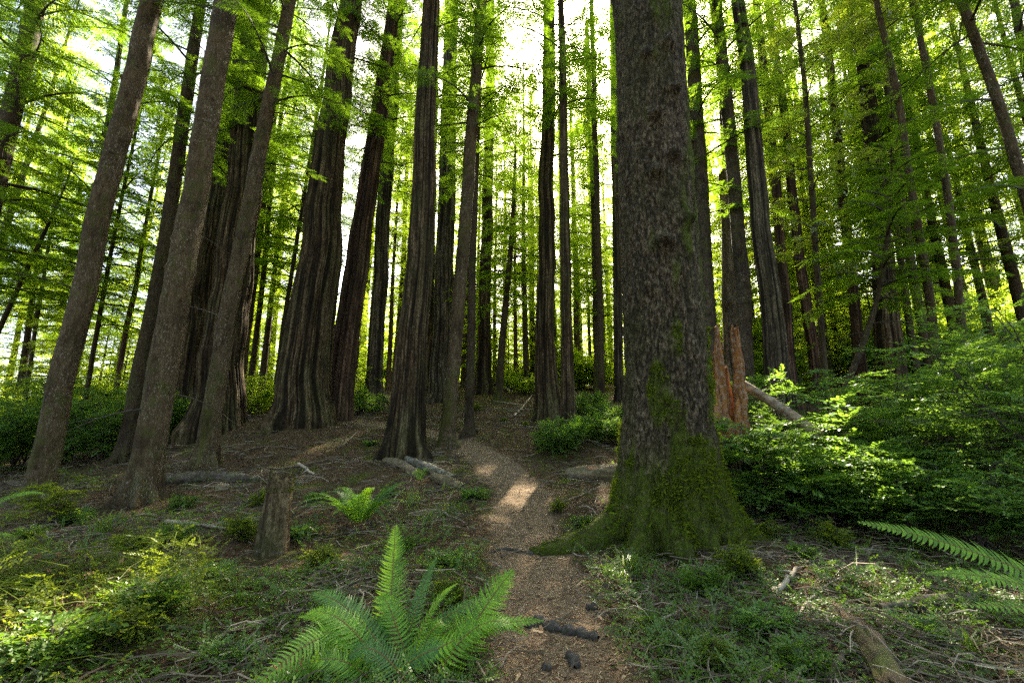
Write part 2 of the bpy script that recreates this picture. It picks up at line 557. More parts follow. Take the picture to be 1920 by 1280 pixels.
def conifer_frames(r, axis, z0, H, R, nb, sc=.75, spacing=.26, droop=.32, shape=.75, extra=(), az=None, base_short=.75):
    """Limbs and spray frames of a conifer crown in the tree's own frame."""
    limbs, lr, pos, X, Nn, S = [], [], [], [], [], []
    spec = []
    for i in range(nb):
        u = ((i + r.uniform(0, 1)) / nb) ** .95
        z = z0 + (H - z0) * u * .985
        L = R * max(.12, (1 - u) ** shape) * r.uniform(.55, 1.15) * (base_short + (1 - base_short) * min(1, u * 5))
        a = i * 2.399 + r.uniform(-.6, .6) if az is None else az + r.normal(0, .9)
        spec.append((z, a, L, droop * r.uniform(.6, 1.4), .18 + .5 * u))
    for z, a, L in extra:
        spec.append((z, a, L, droop * .8, .12))
    for z, a, L, dr, up in spec:
        s = np.linspace(0, 1, 7)
        ax = axis(z)
        bend = r.uniform(-.35, .35)
        ang = a + bend * s
        d = np.stack([np.cos(ang), np.sin(ang)], -1)
        p = np.stack([ax[0] + d[:, 0] * L * s, ax[1] + d[:, 1] * L * s, z + L * (up * s - (up * .5 + dr) * s * s)], -1)
        limbs.append(p)
        lr.append(np.linspace(.012 + .011 * L, .004, 7))
        n = max(3, int(L / spacing))
        for side in (-1, 1):
            ss = np.clip(np.linspace(.16, .97, n) + r.uniform(-.03, .03, n), .05, .99)
            pp = np.stack([np.interp(ss, s, p[:, c]) for c in range(3)], -1)
            tg = nrm(np.stack([np.interp(ss, s, np.gradient(p[:, c])) for c in range(3)], -1))
            sd = nrm(np.cross(tg, [0, 0, 1.]))
            aa = np.radians(r.uniform(38, 68, n))[:, None]
            dirs = tg * np.cos(aa) + side * sd * np.sin(aa) + np.array([0, 0, -.2]) * r.uniform(.2, 1.6, n)[:, None]
            pos.append(pp)
            X.append(dirs)
            Nn.append(np.array([0, 0, 1.]) + r.normal(0, .3, (n, 3)))
            S.append(sc * r.uniform(.65, 1.2, n) * (1.08 - .5 * ss) * min(1.15, .45 + L / 3.2))
        pos.append(p[-1:])
        X.append(p[-1:] - p[-2:-1])
        Nn.append(np.array([[0, 0, 1.]]) + r.normal(0, .2, (1, 3)))
        S.append(np.array([sc * .55]))
    return np.array(limbs), np.array(lr), np.concatenate(pos), np.concatenate(X), np.concatenate(Nn), np.concatenate(S)


def broad_frames(r, axis, z0, H, R, nb, sc=.3, dens=26):
    limbs, lr, pos, X, Nn, S = [], [], [], [], [], []
    for i in range(nb):
        u = (i + r.uniform(0, 1)) / nb
        z = z0 + (H - z0) * u
        L = R * r.uniform(.5, 1.1) * (1 - .6 * u) * (.7 + .6 * min(1, 3 * u))
        a = i * 2.399 + r.uniform(-.6, .6)
        s = np.linspace(0, 1, 7)
        ax = axis(z)
        ang = a + r.uniform(-.5, .5) * s
        p = np.stack([ax[0] + np.cos(ang) * L * s, ax[1] + np.sin(ang) * L * s, z + L * (.55 * s - .3 * s * s)], -1)
        limbs.append(p)
        lr.append(np.linspace(.01 + .01 * L, .003, 7))
        n = int(dens * L)
        ss = r.uniform(.25, 1, n)
        pp = np.stack([np.interp(ss, s, p[:, c]) for c in range(3)], -1) + r.normal(0, .16 * L ** .5, (n, 3)) * [1, 1, .5]
        dd = r.normal(0, 1, (n, 3)) * [1, 1, .35] + np.array([np.cos(a), np.sin(a), 0]) * .8
        pos.append(pp)
        X.append(dd)
        Nn.append(np.array([0, 0, 1.]) + r.normal(0, .5, (n, 3)))
        S.append(sc * r.uniform(.7, 1.3, n))
    return np.array(limbs), np.array(lr), np.concatenate(pos), np.concatenate(X), np.concatenate(Nn), np.concatenate(S)


# ------------------------------------------------------------------ trunks
def trunk_mesh(name, zs, cx, cy, rad, kind, nt=48, seed=0, mat=None, flare=(.25, .7, 5), roots=(), knobs=(), cut=None):
    """A closed bark surface: rings at heights zs (tree's own frame), axis cx,cy, radius rad."""
    th = np.arange(nt) * 2 * PI / nt
    Zg, Tg = np.meshgrid(zs, th, indexing='ij')
    Rg = np.repeat(rad[:, None], nt, 1)
    ct, st = np.cos(Tg), np.sin(Tg)
    zz = Zg + seed * 13.1
    r0 = float(np.interp(1.0, zs, rad))
    h = np.maximum(Zg, 0)
    fa, fh, fl = flare
    lob = fbm(ct * fl * .32 + seed, st * fl * .32, zz * .15, seed=seed + 5, oct=2)
    Rg = Rg + r0 * fa * np.exp(-h / fh) * (.45 + 1.25 * sstep(.35, .72, lob))
    for a, amp, hh, wd in roots:
        da = np.angle(np.exp(1j * (Tg - a)))
        Rg = Rg + amp * np.exp(-h / hh) * np.exp(-(da / (wd + .25 * h)) ** 2)
    moss = np.zeros_like(Rg)
    if kind.startswith('redwood'):
        k = 2.7 * max(1, min(3, r0 / .45)) ** .8
        am = 1 / max(1, r0 / .5) ** .6
        g1 = abs(2 * fbm(ct * k + .09 * (fbm(ct * 2, st * 2, zz * 1.3, seed=seed + 2, oct=3) - .5), st * k, zz * .05, seed=seed, oct=2) - 1)
        g2 = abs(2 * fbm(ct * k * 2.3, st * k * 2.3, zz * .09, seed=seed + 6, oct=2) - 1)
        g3 = abs(2 * fbm(ct * k * 4.6, st * k * 4.6, zz * .22, seed=seed + 16, oct=2) - 1)
        n2 = fbm(ct * k * 2.6, st * k * 2.6, zz * .5, seed=seed + 3, oct=3)
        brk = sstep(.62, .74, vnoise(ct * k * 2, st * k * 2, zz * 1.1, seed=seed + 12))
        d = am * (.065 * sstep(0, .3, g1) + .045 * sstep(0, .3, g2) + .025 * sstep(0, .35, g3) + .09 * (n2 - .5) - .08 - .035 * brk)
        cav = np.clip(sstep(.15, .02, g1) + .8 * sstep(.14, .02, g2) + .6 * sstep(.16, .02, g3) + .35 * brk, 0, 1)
        Rg = Rg * (1 - .03 + d) + .04 * r0 * (fbm(ct * 1.1, st * 1.1, zz * .25, seed=seed + 8) - .5)
    elif kind == 'spruce':
        n1 = fbm(ct * r0 * 7, st * r0 * 7, zz * 4.5, seed=seed, oct=4)
        n2 = 1 - abs(2 * vnoise(ct * r0 * 12, st * r0 * 12, zz * 6, seed=seed + 3) - 1)
        Rg = Rg + .07 * (n1 - .5) - .02 * sstep(.7, 1, n2) + .02 * (vnoise(ct * r0 * 22, st * r0 * 22, zz * 9, seed=seed + 30) - .5)
        Rg = Rg + .05 * (fbm(ct * 1.6, st * 1.6, zz * .6, seed=seed + 8) - .5)
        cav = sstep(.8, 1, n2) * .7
        low = np.exp(-h / 1.8) * 1.15
        blot = fbm(ct * 2.1 + 4, st * 2.1, zz * .9, seed=77, oct=5)
        moss = np.clip(sstep(.6 - .34 * low, .74 - .34 * low, blot + .07 * ct) * 1.1, 0, 1)
        Rg = Rg + .05 * sstep(.2, .9, moss) * fbm(ct * 5, st * 5, zz * 4, seed=88, oct=3)
        moss = np.clip(moss + sstep(1.5, .5, h + .8 * (blot - .5)) * .9, 0, 1)
    else:
        n1 = fbm(ct * r0 * 9, st * r0 * 9, zz * 3, seed=seed, oct=4)
        Rg = Rg * (1 + .16 * (n1 - .5)) + .06 * r0 * (fbm(ct * .8, st * .8, zz * .8, seed=seed + 4) - .5)
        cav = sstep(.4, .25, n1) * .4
        moss = sstep(.55, .7, fbm(ct * 1.2, st * 1.2, zz * .5, seed=seed + 7)) * np.exp(-h / 1.5)
        if kind == 'ringed':
            ph = (zz + .05 * fbm(ct, st, zz, seed=seed)) / .55 + .25 * vnoise(zz * .5, zz * 0)
            bump = np.exp(-((ph - np.round(ph)) / .1) ** 2) * sstep(.4, .6, vnoise(ct * 2, st * 2, np.round(ph) * 3, seed=seed))
            Rg = Rg + .06 * r0 * bump
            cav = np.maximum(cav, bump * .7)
    for a, z, amp, wd in knobs:
        da = np.angle(np.exp(1j * (Tg - a))) * r0
        q = np.exp(-((da / wd) ** 2 + ((Zg - z) / (wd * .8)) ** 2))
        Rg = Rg + amp * q * (.5 + 1.1 * vnoise(ct * 14, st * 14, zz * 14, seed=9))
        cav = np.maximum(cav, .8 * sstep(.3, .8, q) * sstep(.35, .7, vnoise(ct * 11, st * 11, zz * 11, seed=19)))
    V = np.stack([cx[:, None] + Rg * ct, cy[:, None] + Rg * st, Zg], -1)
    nz = len(zs)
    if cut is not None:
        jag = cut * (fbm(np.cos(th) * 2.2, np.sin(th) * 2.2, seed=seed + 1, oct=3) - .2)
        V[-1, :, 2] += jag
        V[-2, :, 2] += jag * .6
    V = V.reshape(-1, 3)
    i, j = np.meshgrid(np.arange(nz - 1), np.arange(nt), indexing='ij')
    j2 = (j + 1) % nt
    Q = np.stack([i * nt + j, i * nt + j2, (i + 1) * nt + j2, (i + 1) * nt + j], -1).reshape(-1, 4)
    top = V[-nt:].mean(0) - np.array([0, 0, .15 if cut is not None else 0])
    V = np.vstack([V, top])
    k = (nz - 1) * nt + np.arange(nt)
    Tt = np.stack([k, np.roll(k, -1), np.full(nt, len(V) - 1)], -1)
    z1 = np.append(moss.ravel(), 0)
    return mesh(name, V, Q, Tt, [mat], attrs={'cav': np.append(cav.ravel(), .8 if cut is not None else 0), 'moss': z1}, smooth=True), V, z1


def tree(name, label, kind, D, pts, H, crown=None, mat=None, group=None, leaf='conifer', flare=(.25, .7, 5), dead=0, extra=(), cull=True, cut=None, seed=None, cat='tree', roots=(), knobs=(), wob=.25, temps=None):
    """pts: photo marks (x, y, width) of the trunk from foot to where it leaves the picture."""
    seed = len(bpy.data.objects) if seed is None else seed
    r = np.random.default_rng(seed + 1000)
    pts = sorted(pts, key=lambda q: -q[1])
    if D is None:
        D = on_ground(pts[0][0], pts[0][1])[1]
    w = np.array([P(p[0], p[1], D) for p in pts])
    dep = w[:, 1] * CP + (w[:, 2] - EYE) * SP
    wr = np.array([p[2] / math.sqrt(1 + ((p[0] - 960) / FPX) ** 2) for p in pts]) / FPX * dep / 2 * .97
    zw, xw = w[:, 2], w[:, 0]
    # foot
    x0 = xw[0]
    for _ in range(6):
        gz = float(ground_h(x0, D))
        x0 = xw[0] + (xw[1] - xw[0]) / (zw[1] - zw[0]) * (gz - zw[0])
    base = np.array([x0, D, gz])
    zl, xl = zw - gz, xw - x0
    if zl[0] > .25:
        zl, xl, wr = np.append(0, zl), np.append(0, xl), np.append(wr[0] * 1.02, wr)
    if zl[-1] < H:
        sl = (xl[-1] - xl[-2]) / (zl[-1] - zl[-2])
        zl, xl, wr = np.append(zl, H), np.append(xl, xl[-1] + sl * .6 * (H - zl[-1])), np.append(wr, .03 if cut is None else wr[-1])
    ztop = zl[-1]
    pxw = max(p[2] for p in pts) * 1024 / 1920
    nt = int(np.clip(pxw * 3.2, 10, 220))
    zvis = min(ztop, (1.25 * D + 3))
    dz = float(np.clip(D / 455 * (3 if pxw > 14 else 7), .05, 1.0))
    zs = np.concatenate([np.arange(-.5, zvis, dz), np.linspace(zvis, ztop, 14)[(0 if zvis < ztop - .1 else 13):]])
    zs[-1] = ztop
    ro = np.interp(zs, zl, wr)
    k = max(1, int(1.2 / dz))
    xs = np.interp(zs, zl, xl)
    xs = np.convolve(np.pad(xs, k, mode='edge'), np.ones(2 * k + 1) / (2 * k + 1), 'valid') if k > 1 and len(xs) > 2 * k else xs
    xs = xs + wob * ro * (fbm(zs * .45, zs * 0 + seed, seed=5, oct=2) - .5) * 2
    ys = wob * ro * (fbm(zs * .4, zs * 0 + seed + 9, seed=6, oct=2) - .5) * 2
    if not roots and cut is None:
        roots = [(r.uniform(0, 6.28), min(.3, wr[0] * r.uniform(.35, .95)), .12 + .3 * wr[0], r.uniform(.14, .26)) for _ in range(r.integers(4, 7))]
    if not knobs and not kind.startswith('redwood'):
        knobs = [(r.uniform(PI, 2 * PI), r.uniform(.08, .95) * zvis, r.uniform(.025, .05), r.uniform(.035, .07)) for _ in range(16)]
    o = empty(name, base, label, cat, group)
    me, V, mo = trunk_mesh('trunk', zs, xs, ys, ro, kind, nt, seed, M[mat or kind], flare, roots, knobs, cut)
    t = obj('trunk', me, o)
    axis = lambda z: (float(np.interp(z, zs, xs)), float(np.interp(z, zs, ys)), float(np.interp(z, zs, ro)))
    if crown:
        typ, c0, R, nb = crown[:4]
        if typ == 'conifer' and D > 12 and pts[0][0] < 1290:
            c0, R, nb = c0 * (.8 if D > 17 else .86), R * 1.25, int(nb * 1.4)
        kw = crown[4] if len(crown) > 4 else {}
        if typ == 'broad':
            L, lr, p, X, Nn, S = broad_frames(r, axis, c0, ztop, R, nb, **kw)
            tp = temps or TWIGS_BIG
        else:
            L, lr, p, X, Nn, S = conifer_frames(r, axis, c0, ztop, R, nb, extra=extra, **kw)
            tp = temps or (SPRAYS if D < 24 else SPRAYS_FAR)
        ok = lit(p + base, X, S) if cull else np.ones(len(p), bool)
        V2, tone = place(tp, p[ok], X[ok], Nn[ok], S[ok], r)
        crown_part(V2, tone, L, lr, [M[leaf], M['limb']], o)
    if kind in ('hemlock', 'dark', 'ringed') and D < 18 and cut is None:
        dead = max(dead, 5)
    for i in range(dead):
        z = r.uniform(.12, .85) * min(zvis, ztop * .9)
        ax = axis(z)
        a = r.uniform(0, 2 * PI)
        L = r.uniform(.35, 1.5)
        d = np.array([math.cos(a), math.sin(a), r.uniform(-.2, .3)])
        p0 = np.array([ax[0], ax[1], z]) + d * ax[2] * .8
        pts_ = bez(p0, p0 + d * L * .5 + [0, 0, .05], p0 + d * L + np.array([r.uniform(-.2, .2), r.uniform(-.2, .2), -.25 * L]), 6)
        fork = bez(pts_[3], pts_[3] + (d + r.normal(0, .4, 3)) * L * .2, pts_[3] + (d + r.normal(0, .6, 3)) * L * .42, 6)
        tv, tq = tubes(np.array([pts_, fork]), np.array([np.linspace(.016, .004, 6), np.linspace(.008, .003, 6)]), 4)
        obj('dead_branch', mesh('dead_branch', tv, tq, mats=[M['limb']], attrs={'tone': np.full(len(tv), .6)}), o)
    return t, V, mo, axis, base
# ------------------------------------------------------------------ the trees one can tell apart
GL = 'trees standing along the trail'
GM = 'trunks in the middle of the wood'
RW = dict(flare=(.2, .7, 7))
HK = dict(flare=(.3, .5, 5))

# the big mossy spruce
spr = tree('spruce_tree', 'huge spruce with green moss on its flaring foot, right beside the trail', 'spruce', 7.15,
           [(1257, 1000, 176), (1252, 900, 178), (1250, 800, 170), (1248, 700, 161), (1240, 560, 153), (1229, 400, 145), (1220, 200, 135), (1210, 0, 131)], 38,
           ('conifer', 15.5, 3.6, 46, dict(sc=.9, spacing=.42)), flare=(.1, .5, 6), seed=5, wob=.05,
           roots=[(math.radians(190), 1.35, .3, .15), (math.radians(226), .72, .36, .17), (math.radians(259), .55, .45, .19), (math.radians(287), .42, .4, .13), (math.radians(314), .6, .42, .19), (math.radians(348), .75, .52, .22), (math.radians(150), .5, .4, .25), (math.radians(60), .5, .4, .4)],
           knobs=[(math.radians(262), 4.45, .15, .15), (math.radians(281), 5.95, .14, .14), (math.radians(258), 6.7, .12, .14), (math.radians(254), 5.65, .12, .13), (math.radians(300), 4.85, .1, .12), (math.radians(280), 8.1, .12, .13), (math.radians(236), 3.75, .08, .1), (math.radians(290), 7.2, .12, .13), (math.radians(250), 7.9, .12, .13)])
# fibres of moss standing on the spruce's foot
V, mo = spr[1], spr[2]
r = np.random.default_rng(3)
idx = np.nonzero((mo > .45) & (V[:, 2] < 3.2) & (V[:, 2] > -.1))[0]
idx = r.choice(idx, 34000, p=mo[idx] ** 2 / (mo[idx] ** 2).sum())
p = V[idx] + r.normal(0, .016, (len(idx), 3))
out = nrm(np.stack([p[:, 0], p[:, 1], np.full(len(p), .25)], -1))
d = nrm(out + r.normal(0, .55, p.shape) + [0, 0, -.15])
s = nrm(np.cross(d, r.normal(0, 1, p.shape)))
L = r.uniform(.012, .03, (len(p), 1)) * (.6 + 1.6 * sstep(.4, .65, fbm(p[:, 0] * 6, p[:, 1] * 6, p[:, 2] * 6, seed=4)))[:, None]
q = np.stack([p - s * L * .22, p + s * L * .22, p + d * L + s * L * .1, p + d * L - s * L * .1], 1)
obj('moss', mesh('moss', q.reshape(-1, 3), np.arange(len(q) * 4).reshape(-1, 4), mats=[M['moss']], attrs={'tone': np.repeat(r.uniform(0, 1, len(q)), 4)}), spr[0])

TREES = [
    # name, label, kind, D, marks, H, crown, extra keywords
    ('hemlock_tree', 'dark trunk cut off by the left edge of the picture, leaning right, beside leafy branches', 'dark', 12.5, [(-62, 600, 50), (-8, 330, 46), (70, 0, 40)], 26, ('conifer', 7.0, 4.2, 56), dict(mat='dark', dead=2)),
    ('hemlock_tree', 'layered dark hemlock boughs hanging in from beyond the left edge at the top', 'dark', 14, [(-190, 600, 40), (-150, 330, 36), (-70, 0, 30)], 27, ('conifer', 6.5, 5.2, 60), dict(mat='dark')),
    ('hemlock_tree', 'bare lichen-spotted leaning trunk, first whole one from the left edge, bushes behind it', 'hemlock', 10.6, [(75, 905, 62), (118, 700, 56), (165, 500, 52), (215, 280, 48), (288, -10, 42)], 27, ('conifer', 15, 3.2, 40), dict(mat='hemlock', **HK)),
    ('hemlock_tree', 'slender hemlock with wide dark boughs behind the bare leaning trunk', 'dark', 19, [(128, 700, 17), (165, 480, 15), (200, 250, 13), (238, 0, 10)], 29, ('conifer', 8.5, 4.0, 56), dict(mat='dark')),
    ('hemlock_tree', 'slim dark trunk just left of the white-flecked trunk with the log at its foot', 'dark', 15, [(240, 825, 36), (272, 640, 33), (305, 490, 31), (340, 250, 27), (378, 0, 22)], 28, ('conifer', 12, 3.6, 46), dict(mat='dark', dead=5, **HK)),
    ('spruce_tree', 'white-flecked spruce trunk with a fallen bark log lying against its foot', 'hemlock', 9.6, [(268, 915, 70), (283, 820, 66), (312, 640, 62), (345, 480, 56), (375, 300, 50), (420, 0, 46)], 28, ('conifer', 14.5, 3.2, 40), dict(mat='hemlock', flare=(.4, .35, 7))),
    ('redwood_tree', 'dark furrowed redwood behind a second redwood, half hidden by the white-flecked trunk', 'redwood', 20.5, [(372, 760, 92), (392, 500, 70), (425, 250, 55), (455, 0, 44)], 46, ('conifer', 17, 3.4, 44), dict(mat='redwood', **RW)),
    ('redwood_tree', 'broad furrowed redwood with a smooth thin trunk leaning across it', 'redwood', 16.5, [(412, 815, 118), (418, 720, 92), (430, 600, 84), (446, 430, 74), (466, 230, 62), (482, 60, 52)], 46, ('conifer', 15.5, 3.6, 46), dict(mat='redwood', extra=[(12.2, PI, 1.6), (13.8, -1.2, 2.2)], **RW)),
    ('hemlock_tree', 'thin smooth trunk leaning right across the broad redwood at left', 'dark', 12.2, [(385, 862, 44), (405, 740, 40), (428, 580, 36), (466, 395, 33), (500, 225, 29), (545, 0, 24)], 25, ('conifer', 12.5, 3.2, 36), dict(mat='hemlock', dead=3, extra=[(8.8, .4, 1.8), (10.5, .2, 1.5)], **HK)),
    ('redwood_tree', 'largest furrowed redwood left of the trail, wide foot, low leafy limb near its top', 'redwood', 16.6, [(577, 790, 112), (572, 715, 106), (584, 600, 94), (598, 450, 80), (622, 260, 58), (642, 120, 50), (656, 0, 44)], 48, ('conifer', 17.5, 3.6, 46), dict(mat='redwood', flare=(.2, .7, 7), extra=[(11.6, PI, 3.0), (11.9, -.6, 2.0), (17.0, -2.4, 2.0), (17.3, -.9, 2.0), (16.2, PI, 1.6)])),
    ('redwood_tree', 'reddish slanting trunk, right stem of the pair beside the largest redwood', 'redwood', 18.4, [(640, 788, 44), (655, 640, 36), (682, 440, 30), (715, 230, 24), (742, 0, 19)], 34, ('conifer', 14, 3.2, 44), dict(mat='redwood_red', **RW)),
    ('redwood_tree', 'darker slanting trunk, left stem of the pair beside the largest redwood', 'redwood', 18.9, [(612, 785, 34), (642, 600, 27), (668, 420, 22), (692, 280, 18), (735, 0, 12)], 30, ('conifer', 15, 2.6, 36), dict(mat='redwood_red', **RW)),
    ('redwood_tree', 'straight grey trunk between the reddish slanting pair and the central redwood', 'redwood', 24, [(700, 742, 34), (708, 600, 30), (722, 350, 27), (738, 150, 24), (748, 0, 21)], 38, ('conifer', 15, 3.4, 48, dict(sc=1.0, spacing=.36)), dict(mat='redwood_grey', **RW)),
    ('redwood_tree', 'peeling furrowed redwood in the middle, two log pieces on the ground before it', 'redwood', 13.6, [(757, 842, 78), (765, 740, 68), (778, 600, 57), (790, 420, 47), (800, 200, 39), (809, 0, 33)], 42, ('conifer', 17, 3.0, 40), dict(mat='redwood', flare=(.14, .5, 8), wob=.12)),
    ('redwood_tree', 'wide grey redwood behind, right of the peeling redwood in the middle', 'redwood', 25, [(828, 722, 50), (832, 600, 40), (838, 400, 34), (846, 0, 24)], 44, ('conifer', 13, 3.6, 56, dict(sc=1.0, spacing=.36)), dict(mat='redwood_grey', **RW)),
    ('redwood_tree', 'dark trunk in the gap between the peeling redwood and the wide grey redwood', 'redwood', 27, [(801, 720, 26), (806, 500, 22), (816, 0, 15)], 36, ('conifer', 14, 3.2, 46, dict(sc=1.0, spacing=.36)), dict(mat='redwood', **RW)),
    ('hemlock_tree', 'slender pale-spotted trunk standing at the left edge of the trail bend', 'hemlock', 14.6, [(838, 826, 29), (850, 700, 27), (864, 500, 25), (880, 300, 24), (905, 0, 19)], 27, ('conifer', 13, 3.0, 40), dict(mat='hemlock', dead=3, **HK)),
    ('hemlock_tree', 'thin dark trunk just right of the slender pale-spotted trunk at the trail bend', 'dark', 16, [(880, 802, 18), (883, 600, 16), (889, 400, 14), (897, 150, 12), (902, 0, 9)], 24, ('conifer', 11.5, 2.8, 44), dict(mat='dark', dead=2, flare=(.7, .3, 5))),
    ('redwood_tree', 'dark trunk with broken sticks heaped against its foot', 'redwood', 28, [(906, 712, 31), (909, 600, 25), (914, 400, 21), (921, 0, 15)], 40, ('conifer', 13.5, 3.4, 50, dict(sc=1.0, spacing=.36)), dict(mat='redwood', **RW)),
    ('hemlock_tree', 'young leaning hemlock with drooping dark foliage, in front of the backlit trunks', 'dark', 24, [(936, 722, 15), (949, 560, 12), (960, 440, 9), (966, 300, 5)], 17.5, ('conifer', 6.5, 3.2, 44, dict(sc=.85, spacing=.3, droop=.5, shape=.55)), dict(mat='dark', **HK)),
    ('redwood_tree', 'furrowed redwood right of the trail with a bush against its foot', 'redwood', 18.6, [(1024, 752, 50), (1024, 640, 38), (1024, 450, 31), (1027, 200, 25), (1030, 0, 21)], 40, ('conifer', 14.5, 3.4, 48), dict(mat='redwood', flare=(.22, .6, 6), dead=2, extra=[(9.0, PI * .95, 2.2), (11.5, PI * .9, 2.2)])),
    ('redwood_tree', 'thinner straight trunk beside the furrowed redwood right of the trail', 'redwood', 15.8, [(1066, 758, 29), (1064, 640, 24), (1060, 450, 20), (1056, 200, 16), (1052, 0, 13)], 32, ('conifer', 15, 3.0, 42), dict(mat='redwood', **HK)),
    ('redwood_tree', 'pale sunlit trunk at the left side of the huge mossy spruce', 'redwood', 24, [(1160, 730, 19), (1157, 450, 17), (1150, 100, 14)], 36, ('conifer', 15, 3.2, 48, dict(sc=1.0, spacing=.36)), dict(mat='redwood_grey', **RW)),
    ('hemlock_tree', 'dark straight trunk just right of the huge mossy spruce, behind the red snag', 'ringed', 15, [(1335, 720, 36), (1326, 560, 33), (1310, 300, 29), (1290, 0, 25)], 33, ('conifer', 7.6, 3.8, 66), dict(mat='ringed', dead=3, **HK)),
    ('snag', 'broken dead trunk with two dark burls and a splintered top', 'hemlock', 15.6, [(1370, 740, 30), (1367, 560, 27), (1363, 402, 23)], 9.6, None, dict(mat='redwood_grey', cut=.6, flare=(.2, .5, 5), cat='dead tree', knobs=[(math.radians(250), 4.62, .17, .16), (math.radians(268), 3.72, .17, .15)])),
    ('hemlock_tree', 'ringed hemlock trunk just left of the grey furrowed redwood on the right', 'ringed', 14.4, [(1400, 760, 32), (1397, 680, 30), (1388, 480, 28), (1374, 300, 26), (1340, 0, 22)], 32, ('conifer', 9.5, 3.6, 54), dict(mat='ringed', dead=3, **HK)),
    ('redwood_tree', 'brown trunk rising behind the broken dead trunk with burls', 'redwood', 21, [(1378, 700, 21), (1368, 400, 19), (1352, 150, 16), (1345, 0, 15)], 36, ('conifer', 15, 3.2, 46, dict(sc=1.0, spacing=.36)), dict(mat='redwood_red', **RW)),
    ('redwood_tree', 'grey furrowed redwood on the right with stringy bark, above the fallen tan log', 'redwood', 13.4, [(1458, 760, 58), (1452, 680, 50), (1440, 540, 42), (1425, 380, 37), (1405, 180, 31), (1384, 0, 25)], 38, ('conifer', 15.5, 3.0, 40), dict(mat='redwood_grey', flare=(.3, .6, 7), extra=[(12.6, PI, 2.2)])),
    ('redwood_tree', 'brown trunk, first one right of the grey furrowed redwood', 'redwood', 20, [(1482, 700, 24), (1462, 420, 20), (1440, 200, 17), (1418, 0, 14)], 36, ('conifer', 12.5, 3.6, 52, dict(sc=.95, spacing=.33)), dict(mat='redwood_red', **RW)),
    ('redwood_tree', 'dark reddish trunk, second one right of the grey furrowed redwood', 'redwood', 21, [(1530, 690, 26), (1507, 540, 22), (1490, 400, 19), (1470, 220, 16), (1440, 0, 13)], 36, ('conifer', 11.5, 3.6, 52, dict(sc=.95, spacing=.33)), dict(mat='redwood_red', **RW)),
    ('tanoak_tree', 'thin broad-leaved tree with dark rounded leaves hanging among the right-hand trunks', 'dark', 15.5, [(1545, 690, 15), (1535, 540, 13), (1518, 300, 12), (1505, 120, 10), (1490, 0, 8)], 21, ('broad', 5.5, 2.9, 34, dict(sc=.34, dens=26)), dict(mat='dark', leaf='broad')),
    ('hemlock_tree', 'mottled trunk seen above bright green foliage, between the tanoak and the sunlit thin trunks', 'hemlock', 23, [(1668, 640, 24), (1640, 400, 21), (1618, 262, 19), (1600, 150, 17), (1578, 0, 15)], 34, ('conifer', 9, 4.2, 64, dict(sc=1.0, spacing=.36)), dict(mat='hemlock', dead=3)),
    ('alder_tree', 'thin sunlit mossy trunk with a bright left edge, right part of the wood', 'hemlock', 12.6, [(1752, 640, 21), (1738, 520, 19), (1715, 395, 17), (1683, 177, 15), (1643, 0, 12)], 22, ('broad', 13.5, 2.6, 26, dict(sc=.36, dens=24)), dict(mat='hemlock', leaf='broad', dead=2)),
    ('alder_tree', 'second thin sunlit trunk, just right of the one with the bright left edge', 'hemlock', 12.2, [(1806, 640, 20), (1795, 500, 18), (1780, 380, 17), (1753, 212, 15), (1712, 0, 13)], 22, ('broad', 13.5, 2.6, 26, dict(sc=.36, dens=24)), dict(mat='hemlock', leaf='broad', dead=2)),
    ('hemlock_tree', 'grey spotted trunk leaning left into the top right corner, nearest on that side', 'hemlock', 10.4, [(1966, 520, 29), (1912, 320, 26), (1856, 142, 23), (1800, -10, 20)], 23, ('conifer', 11.5, 3.6, 44), dict(mat='hemlock', dead=4, extra=[(7.2, PI * 1.1, 2.2), (8.4, PI * .9, 2.4), (9.8, PI, 2.4)])),
    ('hemlock_tree', 'dark trunk partly hidden behind the two thin sunlit trunks', 'dark', 18, [(1735, 640, 20), (1700, 450, 18), (1686, 336, 17), (1660, 130, 15), (1640, 0, 13)], 30, ('conifer', 8.5, 3.8, 60), dict(mat='dark', dead=3)),
    ('hemlock_tree', 'trunk at the right edge of the picture in deep foliage', 'dark', 15.5, [(1985, 560, 26), (1940, 200, 22), (1905, 20, 19)], 28, ('conifer', 8.5, 4.0, 56), dict(mat='dark')),
    ('hemlock_tree', 'mossy small hemlock leaning right over the shrubs with flat dark tiers of foliage', 'dark', 12.6, [(1590, 715, 15), (1625, 630, 14), (1650, 550, 12), (1666, 440, 8), (1674, 330, 4)], 9.6, ('conifer', 4.6, 2.9, 40, dict(sc=.7, spacing=.22, droop=.28, shape=.5)), dict(mat='dark')),
    ('redwood_tree', 'massive dark brown redwood foot in shade behind the shrubs on the right', 'redwood', 19, [(1672, 700, 64), (1664, 560, 50), (1640, 300, 32), (1600, 0, 22)], 44, ('conifer', 15, 3.8, 52, dict(sc=.95, spacing=.34)), dict(mat='redwood', **RW)),
    ('redwood_tree', 'shaded reddish trunk left of the massive dark redwood foot', 'redwood', 20.5, [(1612, 690, 26), (1600, 560, 23), (1575, 300, 19), (1540, 0, 14)], 38, ('conifer', 11, 3.6, 56, dict(sc=.95, spacing=.34)), dict(mat='redwood_red', **RW)),
    ('hemlock_tree', 'dark slim trunk right of the massive dark redwood foot', 'dark', 19.5, [(1712, 660, 17), (1690, 500, 15), (1650, 260, 13), (1610, 0, 10)], 30, ('conifer', 7.5, 3.6, 60, dict(sc=.95, spacing=.34)), dict(mat='dark')),
